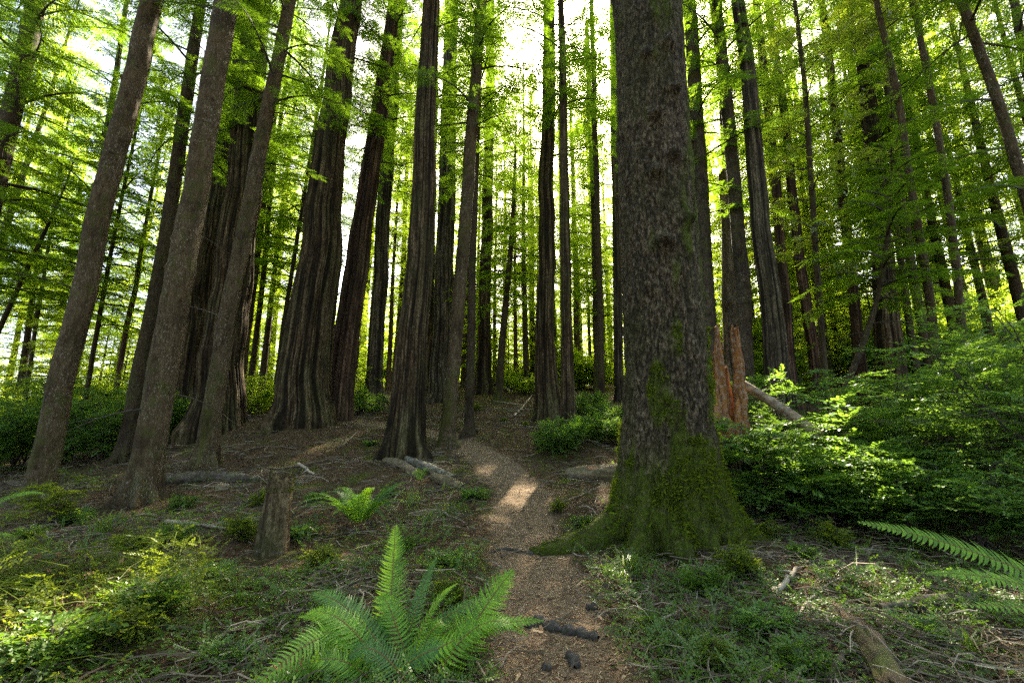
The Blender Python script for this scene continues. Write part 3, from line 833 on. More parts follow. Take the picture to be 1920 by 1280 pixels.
    ('hemlock_tree', 'black thin trunk leaning right at the far left against white sky', 'dark', 17.5, [(-2, 620, 13), (35, 540, 11), (72, 460, 9), (104, 395, 6)], 13, ('conifer', 8, 2.4, 20), dict(mat='dark')),
    ('hemlock_tree', 'pair of slim far-left trunks against the white sky, the thicker one', 'dark', 24, [(42, 700, 17), (56, 600, 14), (78, 450, 11), (130, 150, 8)], 24, ('conifer', 8.5, 3.6, 50, dict(sc=1.0, spacing=.36)), dict(mat='dark')),
    ('hemlock_tree', 'pair of slim far-left trunks against the white sky, the thinner one', 'dark', 23, [(54, 700, 10), (70, 590, 9), (88, 480, 7), (140, 150, 5)], 22, ('conifer', 9, 3.4, 46, dict(sc=1.0, spacing=.36)), dict(mat='dark')),
    ('hemlock_tree', 'thin trunk in the gap right of the bare lichen-spotted leaning trunk', 'dark', 20, [(170, 690, 11), (190, 570, 10), (218, 420, 8), (265, 200, 6)], 24, ('conifer', 7, 3.8, 54, dict(sc=.95, spacing=.34)), dict(mat='dark', dead=2)),
    ('madrone_tree', 'crooked reddish trunk among backlit leaves at left', 'hemlock', 21, [(224, 690, 13), (236, 610, 12), (252, 560, 11), (262, 480, 9), (290, 330, 7)], 20, ('broad', 7.5, 3.6, 30, dict(sc=.4, dens=22)), dict(mat='redwood_red', leaf='under')),
    ('hemlock_tree', 'bushy hemlock whose boughs fill the gap left of the huge mossy spruce', 'dark', 27, [(1120, 715, 15), (1116, 450, 13), (1106, 200, 10), (1100, 60, 8)], 27, ('conifer', 5, 3.8, 70, dict(sc=1.0, spacing=.34)), dict(mat='dark')),
    ('hemlock_tree', 'feathery hemlock hiding most of the sky beside the upper left edge of the spruce', 'dark', 21, [(1128, 735, 13), (1122, 450, 12), (1114, 200, 10), (1110, 20, 8)], 30, ('conifer', 17, 2.8, 40, dict(sc=.95, spacing=.33)), dict(mat='dark', cull=False)),
    ('hemlock_tree', 'thin trunk left of the largest redwood, standing in bright green brush', 'dark', 23, [(516, 735, 11), (530, 620, 10), (555, 460, 8), (600, 180, 6)], 26, ('conifer', 8, 3.6, 54, dict(sc=1.0, spacing=.36)), dict(mat='dark')),
    ('hemlock_tree', 'straight slim trunk in bright brush right of the broad redwood', 'dark', 26, [(472, 700, 13), (490, 560, 11), (510, 330, 9), (545, 100, 7)], 30, ('conifer', 9, 3.8, 56, dict(sc=1.05, spacing=.38)), dict(mat='dark')),
    ('hemlock_tree', 'dim trunk just behind the slim trunk in bright brush right of the broad redwood', 'dark', 25, [(452, 720, 20), (466, 600, 18), (500, 330, 14), (530, 100, 11)], 31, ('conifer', 9, 3.8, 56, dict(sc=1.05, spacing=.38)), dict(mat='hemlock')),
]
for name, label, kind, D, pts, H, crown, kw in TREES:
    tree(name, label, kind, D, pts, H, crown, seed=len(label) * 7 + int(pts[0][0]) + 200, group={'redwood_tree': 'redwoods around the trail', 'hemlock_tree': 'hemlocks around the trail', 'alder_tree': 'thin sunlit alders on the right'}.get(name), **kw)

# ------------------------------------------------------------------ the wood beyond the rise: a few models, copied
def proto_tree(seed, kind, mat, H, rad, z0, R, nb, leaf, loc, cull=False):
    r = np.random.default_rng(seed)
    o = empty('redwood_tree' if kind == 'redwood' else 'hemlock_tree', loc, 'x', 'tree')
    zs = np.concatenate([np.arange(-.8, 14, .7), np.linspace(14.5, H, 14)])
    cx = .25 * (fbm(zs * .12, zs * 0 + seed, seed=3, oct=2) - .5)
    ro = rad * np.clip(1 - .95 * zs / H, .04, 1.02)
    obj('trunk', trunk_mesh('trunk', zs, cx, cx * 0, ro, kind, 14, seed, M[mat], (.3, .7, 5))[0], o)
    L, lr, p, X, Nn, S = conifer_frames(r, lambda z: (0, 0, .2), z0, H, R * 1.1, int(nb * 1.12), sc=1.4, spacing=.5, droop=.3)
    ok = lit(p + np.asarray(loc), X, S) if cull else slice(None)
    V2, tone = place(SPRAYS_FAR, p[ok], X[ok], Nn[ok], S[ok], r)
    crown_part(V2, tone, L, lr, [M[leaf], M['limb']], o)
    return o


def copy_tree(src, loc, rz, sc, parts=True):
    c = src.copy()
    COL.objects.link(c)
    c.location = [float(v) for v in loc]
    c.rotation_euler = (src.rotation_euler[0], src.rotation_euler[1], rz)
    c.scale = (sc, sc, sc)
    for ch in src.children:
        d = ch.copy()
        COL.objects.link(d)
        d.parent = c
        for gc in ch.children:
            e = gc.copy()
            COL.objects.link(e)
            e.parent = d
    return c


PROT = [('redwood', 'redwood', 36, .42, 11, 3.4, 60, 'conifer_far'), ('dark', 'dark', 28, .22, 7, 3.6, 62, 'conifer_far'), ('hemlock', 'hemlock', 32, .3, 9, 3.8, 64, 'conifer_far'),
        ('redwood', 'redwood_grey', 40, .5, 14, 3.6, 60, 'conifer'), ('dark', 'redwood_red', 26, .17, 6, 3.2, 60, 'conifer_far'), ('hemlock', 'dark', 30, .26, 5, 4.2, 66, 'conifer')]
protos = [None] * len(PROT)
# the thin far trunks one can make out between the near ones: photo x at the foot, distance, model
FAR = [(968, 34, 4), (985, 30, 1), (1000, 40, 2), (1010, 46, 4), (1042, 38, 1), (1086, 36, 2), (1088, 46, 0), (1108, 44, 4), (1122, 33, 1), (1136, 40, 4), (1148, 47, 2), (945, 42, 2), (928, 36, 4), (893, 38, 1), (872, 34, 2),
       (858, 44, 4), (782, 38, 1), (742, 33, 2), (726, 30, 4), (690, 36, 2), (676, 44, 0), (662, 31, 1), (545, 31, 4), (505, 37, 2), (489, 30, 1), (462, 42, 0), (330, 29, 2), (298, 36, 4), (262, 30, 1), (205, 34, 2), (140, 31, 4), (100, 37, 2), (20, 33, 1),
       (1345, 27, 4), (1325, 34, 2), (1420, 24, 1), (1418, 38, 2), (1475, 30, 5), (1495, 25, 4), (1512, 37, 2), (1560, 27, 5), (1578, 33, 0), (1630, 30, 5), (1690, 25, 5), (1725, 32, 0), (1755, 24, 5), (1775, 29, 2), (1815, 22, 5), (1842, 27, 2), (1880, 23, 1), (1905, 30, 0), (1950, 20, 5), (2000, 24, 2),
       (2060, 18, 1), (-40, 27, 2), (-90, 22, 1), (1445, 45, 0), (1540, 46, 3), (1620, 44, 3), (1700, 45, 3), (1790, 40, 3), (830, 50, 3), (900, 55, 3), (1000, 56, 3), (1060, 52, 3), (1130, 58, 3), (760, 56, 3), (660, 58, 3), (560, 52, 3), (480, 58, 3), (390, 48, 3), (1220, 50, 3), (1290, 46, 3), (1340, 55, 3), (1400, 57, 3)]
r = np.random.default_rng(77)
for n, (px, D, k) in enumerate(FAR):
    x = (px - 960) / FPX * D
    loc = (x, D, float(ground_h(x, D)))
    own = 640 < px < 1170 and D < 50 or px > 1320 and D < 31
    if own and protos[k] is not None:
        o = proto_tree(300 + n * 7, *PROT[k], loc, True)
        o.rotation_euler = (0, 0, 0)
    elif protos[k] is None:
        o = protos[k] = proto_tree(300 + k, *PROT[k], loc)
        sc = 1
    else:
        sc = r.uniform(.8, 1.18)
        o = copy_tree(protos[k], loc, r.uniform(0, 6.28), sc)
    if not own:
        o.rotation_euler = (r.normal(0, .025), r.normal(0, .025) + (.05 if px < 400 else 0), r.uniform(0, 6.28))
    if px < 340:
        tag(o, 'slender trunk in the sunlit wood behind the dark bushes on the far left', 'tree', 'distant trees on the far left')
    elif px < 700:
        tag(o, 'slender distant trunk in the bright wood behind the big redwoods on the left', 'tree', 'distant trees behind the left redwoods')
    elif px < 1200:
        tag(o, 'slender distant trunk against bright leaves beyond the top of the trail', 'tree', 'distant trees beyond the trail')
    else:
        tag(o, 'slender distant trunk in the green wood behind the shrubs on the right', 'tree', 'distant trees on the right')
# ------------------------------------------------------------------ shrubs
def make_shrub(name, label, cat, group, loc, H, spread, ns, seed, leaf='huckle', temps=None, sc=.3, nbr=14, ntw=8, lean=(0, 0), cull=True, flat=.25, low=.3):
    r = np.random.default_rng(seed)
    temps = temps or TWIGS
    o = empty(name, loc, label, cat, group)
    stems, srad, br, brad, pos, X, Nn = [], [], [], [], [], [], []
    for i in range(ns):
        a = i * 2.399 + r.uniform(-.5, .5)
        q = r.uniform(.35, 1)
        tip = np.array([math.cos(a) * spread * q + lean[0] * H, math.sin(a) * spread * q + lean[1] * H, H * r.uniform(.62, 1) * (1.05 - .3 * q)])
        b0 = np.array([r.normal(0, .08), r.normal(0, .08), -.1])
        s = bez(b0, np.array([tip[0] * .3, tip[1] * .3, tip[2] * .65]), tip, 9)
        s[1:-1] += r.normal(0, .025 * H, (7, 3)) * [1, 1, .4]
        stems.append(s)
        srad.append(np.linspace(.011 * H ** .8 + .004, .004, 9))
        for k in range(nbr):
            t = low + (1 - low) * (k + r.uniform(0, 1)) / nbr
            p0 = np.array([np.interp(t, np.linspace(0, 1, 9), s[:, c]) for c in range(3)])
            ba = a + r.normal(0, 1.25)
            L = spread * r.uniform(.3, .85) * (1.15 - .55 * t)
            d = np.array([math.cos(ba), math.sin(ba), 0])
            p = bez(p0, p0 + d * L * .5 + [0, 0, L * r.uniform(.05, .3)], p0 + d * L + [0, 0, L * r.uniform(-.25, .3)], 6)
            br.append(p)
            brad.append(np.linspace(.007, .002, 6))
            u = r.uniform(.12, 1, ntw)
            pp = np.stack([np.interp(u, np.linspace(0, 1, 6), p[:, c]) for c in range(3)], -1)
            aa = ba + r.choice([-1, 1], ntw) * r.uniform(.2, 1.2, ntw)
            pos.append(pp)
            X.append(np.stack([np.cos(aa), np.sin(aa), r.normal(.05, flat, ntw)], -1))
            Nn.append(np.array([0, 0, 1.]) + r.normal(0, flat, (ntw, 3)))
    pos, X, Nn = np.concatenate(pos), np.concatenate(X), np.concatenate(Nn)
    if cull:
        ok = lit(pos + np.asarray(loc))
        pos, X, Nn = pos[ok], X[ok], Nn[ok]
    S = sc * r.uniform(.65, 1.25, len(pos))
    V, tone = place(temps, pos, X, Nn, S, r)
    obj('foliage', mesh('foliage', V, np.arange(len(V)).reshape(-1, 4), mats=[M[leaf]], attrs={'tone': tone}), o)
    a, b = tubes(np.array(stems), np.array(srad), 5)
    c, d = tubes(np.array(br), np.array(brad), 3)
    obj('stems', mesh('stems', np.vstack([a, c]), np.vstack([b, d + len(a)]), mats=[M['limb']], attrs={'tone': np.full(len(a) + len(c), .5)}), o)
    return o


def gpos(px, D):
    x = (px - 960) / FPX * D
    return np.array([x, D, float(ground_h(x, D))])


GS = 'huckleberry bushes massed right of the spruce'
SHR = [  # px, D, height, spread, stems, label
    (1845, 7.9, 2.9, 1.35, 10, 'tall glossy huckleberry bush at right with spreading tiers, above the long fern frond'),
    (1985, 6.9, 3.1, 1.4, 10, 'glossy huckleberry bush cut off by the right edge, nearest of the tall ones'),
    (1720, 9.8, 1.9, 1.2, 7, 'rounded huckleberry bush in front of the massive dark redwood foot'),
    (1610, 9.0, 1.9, 1.25, 9, 'green huckleberry bush below the small mossy leaning hemlock'),
    (1520, 8.7, 1.45, 1.1, 8, 'huckleberry bush under the lower end of the fallen tan log'),
    (1400, 8.5, 1.75, .95, 7, 'arching huckleberry bush with flat sprays across the broken red snag'),
    (1890, 10.6, 3.3, 1.6, 10, 'tallest huckleberry bush at the back right, under the leaning spotted trunk'),
    (1570, 11.2, 1.6, 1.1, 6, 'huckleberry bush behind the fallen tan log, right of the grey redwood'),
    (1490, 11.0, 2.6, 1.1, 7, 'thin upright huckleberry bush beside the grey furrowed redwood'),
    (1790, 12.6, 2.6, 1.5, 8, 'huckleberry bush beneath the two thin sunlit trunks'),
    (2010, 9.2, 3.6, 1.5, 9, 'huckleberry bush at the right edge behind the nearest tall one'),
    (1660, 7.3, 1.05, .8, 8, 'low huckleberry bush right of the spruce roots, over dry branches'),
    (1790, 6.7, 1.2, .85, 8, 'low dark huckleberry bush just behind the long fern frond'),
    (1930, 6.0, 1.1, .8, 7, 'low huckleberry bush at the right edge behind the fern'),
    (1480, 7.9, .8, .7, 7, 'small huckleberry bush right of the mossy spruce foot'),
    (1395, 9.8, 1.2, .9, 7, 'shaded bush at the base of the broken red snag'),
]
for n, (px, D, H, sp, ns, lab) in enumerate(SHR):
    make_shrub('huckleberry_bush', lab, 'bush', GS, gpos(px, D), H * (1.2 if px < 1700 else 1.35) if H > 1.3 else H * 1.2, sp * 1.15, ns, 900 + n, 'huckle', sc=.5 if D > 7.5 else .4, nbr=10, ntw=9, flat=.17, lean=(-.12 if px > 450 else -.2, -.05))

GLB = 'dark bushes at the far left'
for n, (px, D, H, sp, lab) in enumerate([
    (-40, 14.5, 2.7, 1.6, 'dark dense bush cut off by the left edge'),
    (60, 16.0, 3.2, 1.7, 'dark dense bush left of the bare leaning trunk'),
    (150, 17.0, 3.4, 1.8, 'dark dense bush behind the bare leaning trunk, in its shade'),
    (215, 15.8, 2.7, 1.5, 'dark dense bush between the leaning trunk and the slim dark trunk'),
    (20, 19.5, 3.9, 1.9, 'sunlit-topped bush below the white sky at the far left'),
    (270, 20.0, 3.2, 1.8, 'bright-topped bush behind the slim dark trunk'),
    (345, 17.5, 1.9, 1.1, 'small bush in the dark gap left of the broad redwood'),
]):
    make_shrub('evergreen_bush', lab, 'bush', GLB, gpos(px, D), H, sp, 11, 940 + n, 'huckle' if n not in (4, 5) else 'under', sc=.42, nbr=15, ntw=9, flat=.3, low=.15)
for n, (px, D, H, sp, leaf, lab) in enumerate([
    (1120, 14.6, .9, .8, 'huckle', 'pale glinting bush left of the spruce, above the sword fern'),
    (1150, 17.0, 1.2, 1.0, 'huckle', 'bush behind the glinting one, left edge of the spruce'),
    (1095, 19.5, 1.1, 1.0, 'huckle', 'bush right of the thin straight trunk beyond the fern'),
    (1044, 13.6, 1.0, .65, 'huckle', 'small flat-tiered sapling at the foot of the furrowed redwood right of the trail'),
    (690, 20.5, 1.1, 1.1, 'huckle', 'low bush at the foot of the straight grey trunk'),
    (655, 24.0, 2.4, 1.6, 'under', 'leafy bush glowing between the reddish pair and the grey trunk'),
    (470, 21.5, 1.7, 1.4, 'under', 'glowing bush in the gap between the two big left redwoods'),
    (510, 24.0, 2.3, 1.6, 'under', 'taller glowing bush in the gap between the two big left redwoods'),
    (990, 28.0, 1.4, 1.3, 'under', 'leafy bush on the crest left of the furrowed redwood'),
    (955, 31.0, 1.7, 1.5, 'under', 'leafy bush on the crest beside the young leaning hemlock'),
]):
    make_shrub('leafy_bush', lab, 'bush', 'bushes around the middle trunks', gpos(px, D), H, sp, 9, 960 + n, leaf, sc=.34, nbr=13, ntw=8, flat=.3, low=.15)
make_shrub('sapling', 'pale-leaved sapling at the foot of the bare leaning trunk at left', 'sapling', None, on_ground(85, 985), .95, .45, 7, 990, 'vine', TWIGS_BIG, .2, 8, 4)

# brush beyond the rise: four models, copied
UP = []
for k, (H, sp, leaf) in enumerate([(4.2, 2.6, 'under'), (3.0, 2.4, 'under'), (5.5, 2.6, 'under'), (3.6, 2.2, 'huckle')]):
    UP.append(make_shrub('understory_shrub', 'x', 'shrub', None, (0, 0, 0), H, sp, 12, 1000 + k, leaf, TWIGS_BIG, .62, 16, 8, cull=False, flat=.4, low=.12))
first = [True] * 4
r = np.random.default_rng(5)
BR = []
for k in range(64):
    D = r.uniform(31, 60)
    px = (k + r.uniform(0, 1)) / 64 * 2500 - 330
    if px < 330:
        D = r.uniform(23, 40)
    elif px > 1320:
        D = r.uniform(22, 46)
    BR.append((px, D))
for n, (px, D) in enumerate(BR):
    k = n % 4
    loc = gpos(px, D)
    o = UP[k] if first[k] else copy_tree(UP[k], loc, 0, 1)
    first[k] = False
    o.location = [float(v) for v in loc]
    s = r.uniform(.75, 1.3)
    o.scale = (s, s, s)
    o.rotation_euler = (0, 0, r.uniform(0, 6.28))
    if px < 340:
        tag(o, 'backlit brush under the trees behind the dark bushes at far left', 'shrub', 'brush on the far left')
    elif px < 720:
        tag(o, 'backlit yellow-green brush behind the big redwoods on the left', 'shrub', 'brush behind the left redwoods')
    elif px < 1200:
        tag(o, 'backlit yellow-green brush past the crest of the trail', 'shrub', 'brush beyond the trail')
    else:
        tag(o, 'backlit brush among the trunks behind the right-hand shrubs', 'shrub', 'brush on the right')


# young conifers filling the wood between the trunks: three models, copied
YP = [None] * 3
r = np.random.default_rng(15)
for n in range(76):
    px = (n + r.uniform(0, 1)) / 84 * 2300 - 250 if n < 70 else r.uniform(430, 1190)
    D = r.uniform(30, 56) if 300 < px < 1300 else r.uniform(21, 44)
    k = n % 3
    loc = gpos(px, D)
    if YP[k] is None:
        H, R, leaf = [(11, 2.4, 'conifer_far'), (15, 2.9, 'conifer_far'), (8, 2.2, 'under')][k]
        o = YP[k] = empty('young_tree', loc, 'x', 'tree')
        q = np.random.default_rng(1200 + k)
        zs = np.linspace(-.5, H, 16)
        obj('trunk', trunk_mesh('trunk', zs, zs * 0, zs * 0, .09 * np.clip(1 - zs / H, .06, 1), 'dark', 8, k, M['dark'], (.2, .3, 5))[0], o)
        L, lr, p, X, Nn, S = conifer_frames(q, lambda z: (0, 0, .1), 1.0, H, R * 1.1, 76, sc=1.2, spacing=.42, droop=.34, shape=.6)
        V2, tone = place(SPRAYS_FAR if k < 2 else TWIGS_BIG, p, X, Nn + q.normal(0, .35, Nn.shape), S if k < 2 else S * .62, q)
        crown_part(V2, tone, L, lr, [M[leaf], M['limb']], o)
    else:
        o = copy_tree(YP[k], loc, r.uniform(0, 6.28), r.uniform(.75, 1.3))
    if px < 340:
        tag(o, 'young tree with backlit feathery foliage beyond the far left bushes', 'tree', 'young trees on the far left')
    elif px < 720:
        tag(o, 'young tree with backlit feathery foliage behind the big redwoods on the left', 'tree', 'young trees behind the left redwoods')
    elif px < 1200:
        tag(o, 'young tree with backlit feathery foliage over the crest of the trail', 'tree', 'young trees beyond the trail')
    else:
        tag(o, 'young tree with feathery foliage behind the right-hand shrubs', 'tree', 'young trees on the right')

# the far side of the wood: one mass of sunlit crowns beyond the crest
r = np.random.default_rng(33)
VV, TT, LL, RR = [], [], [], []
for n in range(96):
    px = (n + r.uniform(0, 1)) / 96 * 2500 - 290
    if px < 330 and n % 2:
        continue
    D = r.uniform(58, 84)
    x = (px - 960) / FPX * D
    off = np.array([x, D, float(ground_h(x, D, False))])
    H = r.uniform(17, 30) * (.75 if px < 300 else 1)
    L, lr, p, X, Nn, S = conifer_frames(r, lambda z: (0, 0, .2), .5, H, r.uniform(3.6, 5.0), 52, sc=2.6, spacing=.9, droop=.34, shape=.5)
    V2, tone = place(SPRAYS_FAR, p + off, X, Nn + r.normal(0, .6, Nn.shape), S, r)
    VV.append(V2)
    TT.append(tone)
    LL.append(np.array([off + [0, 0, z] for z in np.linspace(-1, H, 7)]))
    RR.append(np.linspace(.3, .02, 7))
VL, QL = tubes(np.array(LL), np.array(RR), 5)
VV, TT = np.concatenate(VV), np.concatenate(TT)
QV = np.arange(len(VV)).reshape(-1, 4)
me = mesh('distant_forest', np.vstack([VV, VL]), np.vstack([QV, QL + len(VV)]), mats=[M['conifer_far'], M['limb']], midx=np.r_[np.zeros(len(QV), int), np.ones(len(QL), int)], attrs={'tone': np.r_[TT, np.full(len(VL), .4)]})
tag(obj('distant_forest', me), 'bright yellow-green forest closing the view far beyond the crest', None, None, 'stuff')

# the same wood goes on behind the viewpoint and to both sides: one mass
r = np.random.default_rng(21)
VV, TT, QQ, II, n0 = [], [], [], [], 0
for n in range(18):
    a = r.uniform(math.radians(68), math.radians(292))
    d = r.uniform(9, 30)
    src = [c for q in protos[n % 6].children for c in (q, *q.children)]
    s, ph = r.uniform(.8, 1.1), r.uniform(0, 6.28)
    rot = np.array([[math.cos(ph), math.sin(ph), 0], [-math.sin(ph), math.cos(ph), 0], [0, 0, 1]])
    x, y = d * math.sin(a), d * math.cos(a)
    off = np.array([x, y, float(ground_h(x, y))])
    for c in src:
        me = c.data
        v = np.empty(len(me.vertices) * 3, np.float32)
        me.vertices.foreach_get('co', v)
        f = np.empty(len(me.loops), np.int32)
        me.loops.foreach_get('vertex_index', f)
        mi = np.empty(len(me.polygons), np.int32)
        me.polygons.foreach_get('material_index', mi)
        q = f[:len(f) // 4 * 4] if len(f) == 4 * len(me.polygons) else None
        if q is None:
            nq = len(me.polygons) - 14
            q, mi = f[:nq * 4], mi[:nq]
        t = np.zeros(len(me.vertices), np.float32)
        if 'tone' in me.attributes:
            me.attributes['tone'].data.foreach_get('value', t)
        VV.append(v.reshape(-1, 3) @ rot * s + off)
        TT.append(t)
        QQ.append(q.reshape(-1, 4) + n0)
        II.append(mi + (0 if c.name.startswith('crown') else 1 if c.name.startswith('branches') else 2))
        n0 += len(t)
o = obj('far_wood', mesh('far_wood', np.concatenate(VV), np.concatenate(QQ), mats=[M['conifer'], M['limb'], M['redwood']], midx=np.concatenate(II), attrs={'tone': np.concatenate(TT)}))
tag(o, 'dense dim conifer wood closing in around the clearing of the trail', None, None, 'stuff')


# ------------------------------------------------------------------ ferns
def frond_mesh(a, b, c, W, n=34, up=(0, 0, 1), mat='fern', seed=0, sag=.18):
    """One sword-fern frond along a bezier a-b-c; W: longest pinna."""
    r = np.random.default_rng(seed)
    k = 40
    ax = bez(a, b, c, k)
    T = nrm(np.gradient(ax, axis=0))
    S = nrm(np.cross(T, np.asarray(up, float)))
    Nn = np.cross(S, T)
    V, Q, tone = [], [], []
    t0 = .1
    for i in range(n):
        t = t0 + (1 - t0) * ((i + .5) / n) ** .93
        p = np.array([np.interp(t, np.linspace(0, 1, k), ax[:, q]) for q in range(3)])
        tg = T[int(t * (k - 1))]
        sd = S[int(t * (k - 1))]
        nn = Nn[int(t * (k - 1))]
        u = (t - t0) / (1 - t0)
        L = W * (min(1, .72 + u * 1.6) * (1 - u ** 2.2) ** .8 + .04)
        w = min(.0145 * W / .11, .6 * np.linalg.norm(c - np.asarray(a)) / n * .62)
        for s in (-1, 1):
            l = L * r.uniform(.9, 1.08)
            fwd = r.uniform(.12, .3) + .35 * u
            base = len(V)
            dz = r.uniform(-.12, .12) - sag
            for q, (e, hw) in enumerate(((0.0, .75), (.16, 1.0), (.6, .72), (1.0, .06))):
                cpt = p + s * sd * l * e + tg * l * fwd * e * (.55 + .75 * e) + nn * l * (.12 * e + dz * e * e)
                tw = nn * r.uniform(-.2, .2) * .4
                V += [cpt - (tg + tw) * w * hw, cpt + (tg + tw) * w * hw * (1.25 if q == 0 else 1)]
            for q in range(3):
                v = base + 2 * q
                Q.append([v, v + 1, v + 3, v + 2])
            tone += [r.uniform(.15, 1)] * 8
    tv, tq = tubes(ax[None], np.linspace(.0042, .0012, k)[None] * (W / .1), 4)
    return (mesh('frond', np.array(V), np.array(Q), mats=[M[mat]], attrs={'tone': tone}),
            mesh('stalk', tv, tq, mats=[M['fern_dead']], attrs={'tone': np.full(len(tv), .3)}))


def fern(name, label, base, fronds, group='sword ferns on the forest floor'):
    """fronds: (start offset, mid, tip, W, n, up, mat) in world coordinates."""
    o = empty(name, base, label, 'fern', group)
    for i, (a, b, c, W, n, up, mat) in enumerate(fronds):
        f, st = frond_mesh(np.asarray(a) - base, np.asarray(b) - base, np.asarray(c) - base, W, n, up, mat, i + int(abs(base[0]) * 100))
        obj('stalk', st, obj('frond', f, o))
    return o


B = on_ground(742, 1276)
B = np.array([B[0], B[1] - .1, B[2] - .02])
b2 = B + np.array([-.75, -.05, 0])
lean = lambda A, C, h, t=.5: A * (1 - t) + C * t + np.array([0, 0, h])
F = []
C = P(742, 985, 4.15); F.append((B + [-.1, .25, .05], lean(B + [-.1, .25, 0], C, .12, .5), C, 0.147, 39, (-.15, -.9, .5), 'fern'))
C = P(962, 1068, 3.65); F.append((B + [.3, .05, 0], lean(B + [.3, .05, 0], C, .1, .55), C, 0.160, 36, (-.25, -.75, .6), 'fern'))
C = P(575, 1148, 3.55); F.append((B, lean(B, C, .3, .5), C, 0.134, 34, (.3, -.45, 1), 'fern'))
C = P(470, 1295, 3.0); F.append((B + [-.3, .35, 0], lean(B, P(610, 1110, 3.6), .22, .62), C, 0.147, 36, (.1, -.8, .6), 'fern'))
C = P(990, 1192, 3.35); F.append((B + [.25, -.05, 0], lean(B, C, .42, .6), C, 0.109, 30, (.1, -.3, 1), 'fern'))
C = P(858, 1093, 3.7); F.append((B + [.05, .1, 0], lean(B, C, .25, .5), C, 0.090, 28, (-.6, -.2, .8), 'fern'))
C = P(572, 1245, 3.25); F.append((B + [-.02, -.1, 0], lean(B, C, .2, .5), C, 0.122, 30, (.1, -.6, 1), 'fern'))
C = P(818, 1045, 4.0); F.append((B + [0, .2, 0], lean(B, C, .18, .5), C, 0.090, 30, (-.5, -.5, .7), 'fern_dark'))
C = P(585, 1110, 3.75); F.append((B + [.1, .05, 0], lean(B, C, .3, .45), C, 0.141, 36, (.2, -.5, 1), 'fern_dark'))
C = P(655, 1230, 3.3); F.append((B + [.2, -.1, 0], lean(B, C, .28, .5), C, 0.128, 32, (0, -.4, 1), 'fern_dark'))
C = P(840, 1215, 3.4); F.append((B + [-.1, .0, 0], lean(B, C, .15, .5), C, 0.128, 27, (0, -.7, 1), 'fern_dark'))
C = P(735, 1140, 3.75); F.append((B, lean(B, C, .1, .5), C, 0.077, 23, (-.6, -.5, .5), 'fern_dead'))
C = P(505, 1250, 3.3); F.append((B + [-.1, 0, 0], lean(B, C, .12, .5), C, 0.102, 25, (0, -.4, 1), 'fern_dead'))
rq = np.random.default_rng(91)
for k in range(16):
    a = rq.uniform(-.4, PI + .4)
    l = rq.uniform(.5, 1.0)
    C = B + np.array([math.cos(a) * l, math.sin(a) * l * .8, rq.uniform(.05, .45)])
    F.append((B + [rq.uniform(-.15, .15), rq.uniform(-.05, .15), 0], lean(B, C, rq.uniform(.2, .38), .5), C, rq.uniform(.08, .12), 32, (-.2 * math.cos(a), -.4, 1), ('fern_dark', 'fern', 'fern', 'fern')[k % 4]))
fern('sword_fern', 'large bright sword fern in the foreground left of the trail', B, F)


def round_fern(label, base, n, L, seed, mats=('fern', 'fern', 'fern_dark'), W=.09, rise=.75, az=None, npin=28):
    r = np.random.default_rng(seed)
    base = np.asarray(base)
    F = []
    for i in range(n):
        a = i * 2.399 + r.uniform(-.3, .3) if az is None else r.uniform(*az)
        l = L * r.uniform(.7, 1.1)
        hr = r.uniform(.45, .95)
        d = np.array([math.cos(a), math.sin(a), 0])
        tip = base + d * l * hr + [0, 0, l * rise * r.uniform(.35, 1) * (1.15 - hr * .5)]
        mid = base + d * l * hr * .4 + [0, 0, l * rise * .9]
        F.append((base + d * .03, mid, tip, W * r.uniform(.8, 1.1), npin, (d[0] * -.3, d[1] * -.3, 1), mats[i % len(mats)]))
    return fern('sword_fern', label, base, F)


round_fern('sword fern with upright fronds beside the broken post, left of the trail', on_ground(672, 992), 26, 1.4, 1, ('fern_dark', 'fern', 'fern_dark'), W=.13, rise=.62, npin=36)
round_fern('sword fern with pale sunlit fronds on a root mound left of the spruce', on_ground(1085, 838) + [0, 0, .1], 18, 1.25, 2, W=.11)
round_fern('pale fern partly hidden by the left edge of the spruce', on_ground(1150, 815), 10, 1.0, 3, W=.1)
round_fern('small fern growing behind the log pieces at the trail', on_ground(838, 838), 9, .55, 4, W=.06)
round_fern('small fern between the log pieces and the upright sword fern', on_ground(785, 905), 6, .7, 5, W=.07)
round_fern('small fern at the bend between the furrowed redwood and the sapling', on_ground(1003, 790), 6, .5, 6, W=.05)
round_fern('fern in shade at the foot of the slim dark trunk on the left', on_ground(215, 835), 10, 1.0, 7, W=.1)
B = gpos(-130, 5.2)
F = []
C = P(82, 925, 5.6); F.append((B, lean(B, C, .5, .6), C, .1, 38, (.1, -.5, 1), 'fern'))
C = P(52, 1075, 4.6); F.append((B, lean(B, C, .4, .6), C, .1, 38, (.1, -.4, 1), 'fern_dark'))
C = P(30, 1010, 5.0); F.append((B, lean(B, C, .4, .6), C, .1, 38, (.1, -.5, 1), 'fern'))
fern('sword_fern', 'fern reaching in from the left edge with single arching fronds', B, F)
B = gpos(2120, 3.5) + np.array([0, 0, .1])
F = []
C = P(1608, 978, 3.9); F.append((B, lean(B, C, .28, .5), C, 0.144, 50, (.2, -.75, .75), 'fern'))
C = P(1735, 1075, 3.6); F.append((B, lean(B, C, .3, .55), C, 0.126, 44, (.2, -.55, .9), 'fern'))
C = P(1805, 1135, 3.0); F.append((B + [0, -.35, 0], lean(B, C, .22, .5), C, 0.120, 40, (.1, -.4, 1), 'fern'))
fern('sword_fern', 'long sword fern fronds reaching in from the right edge over dry branches', B, F)
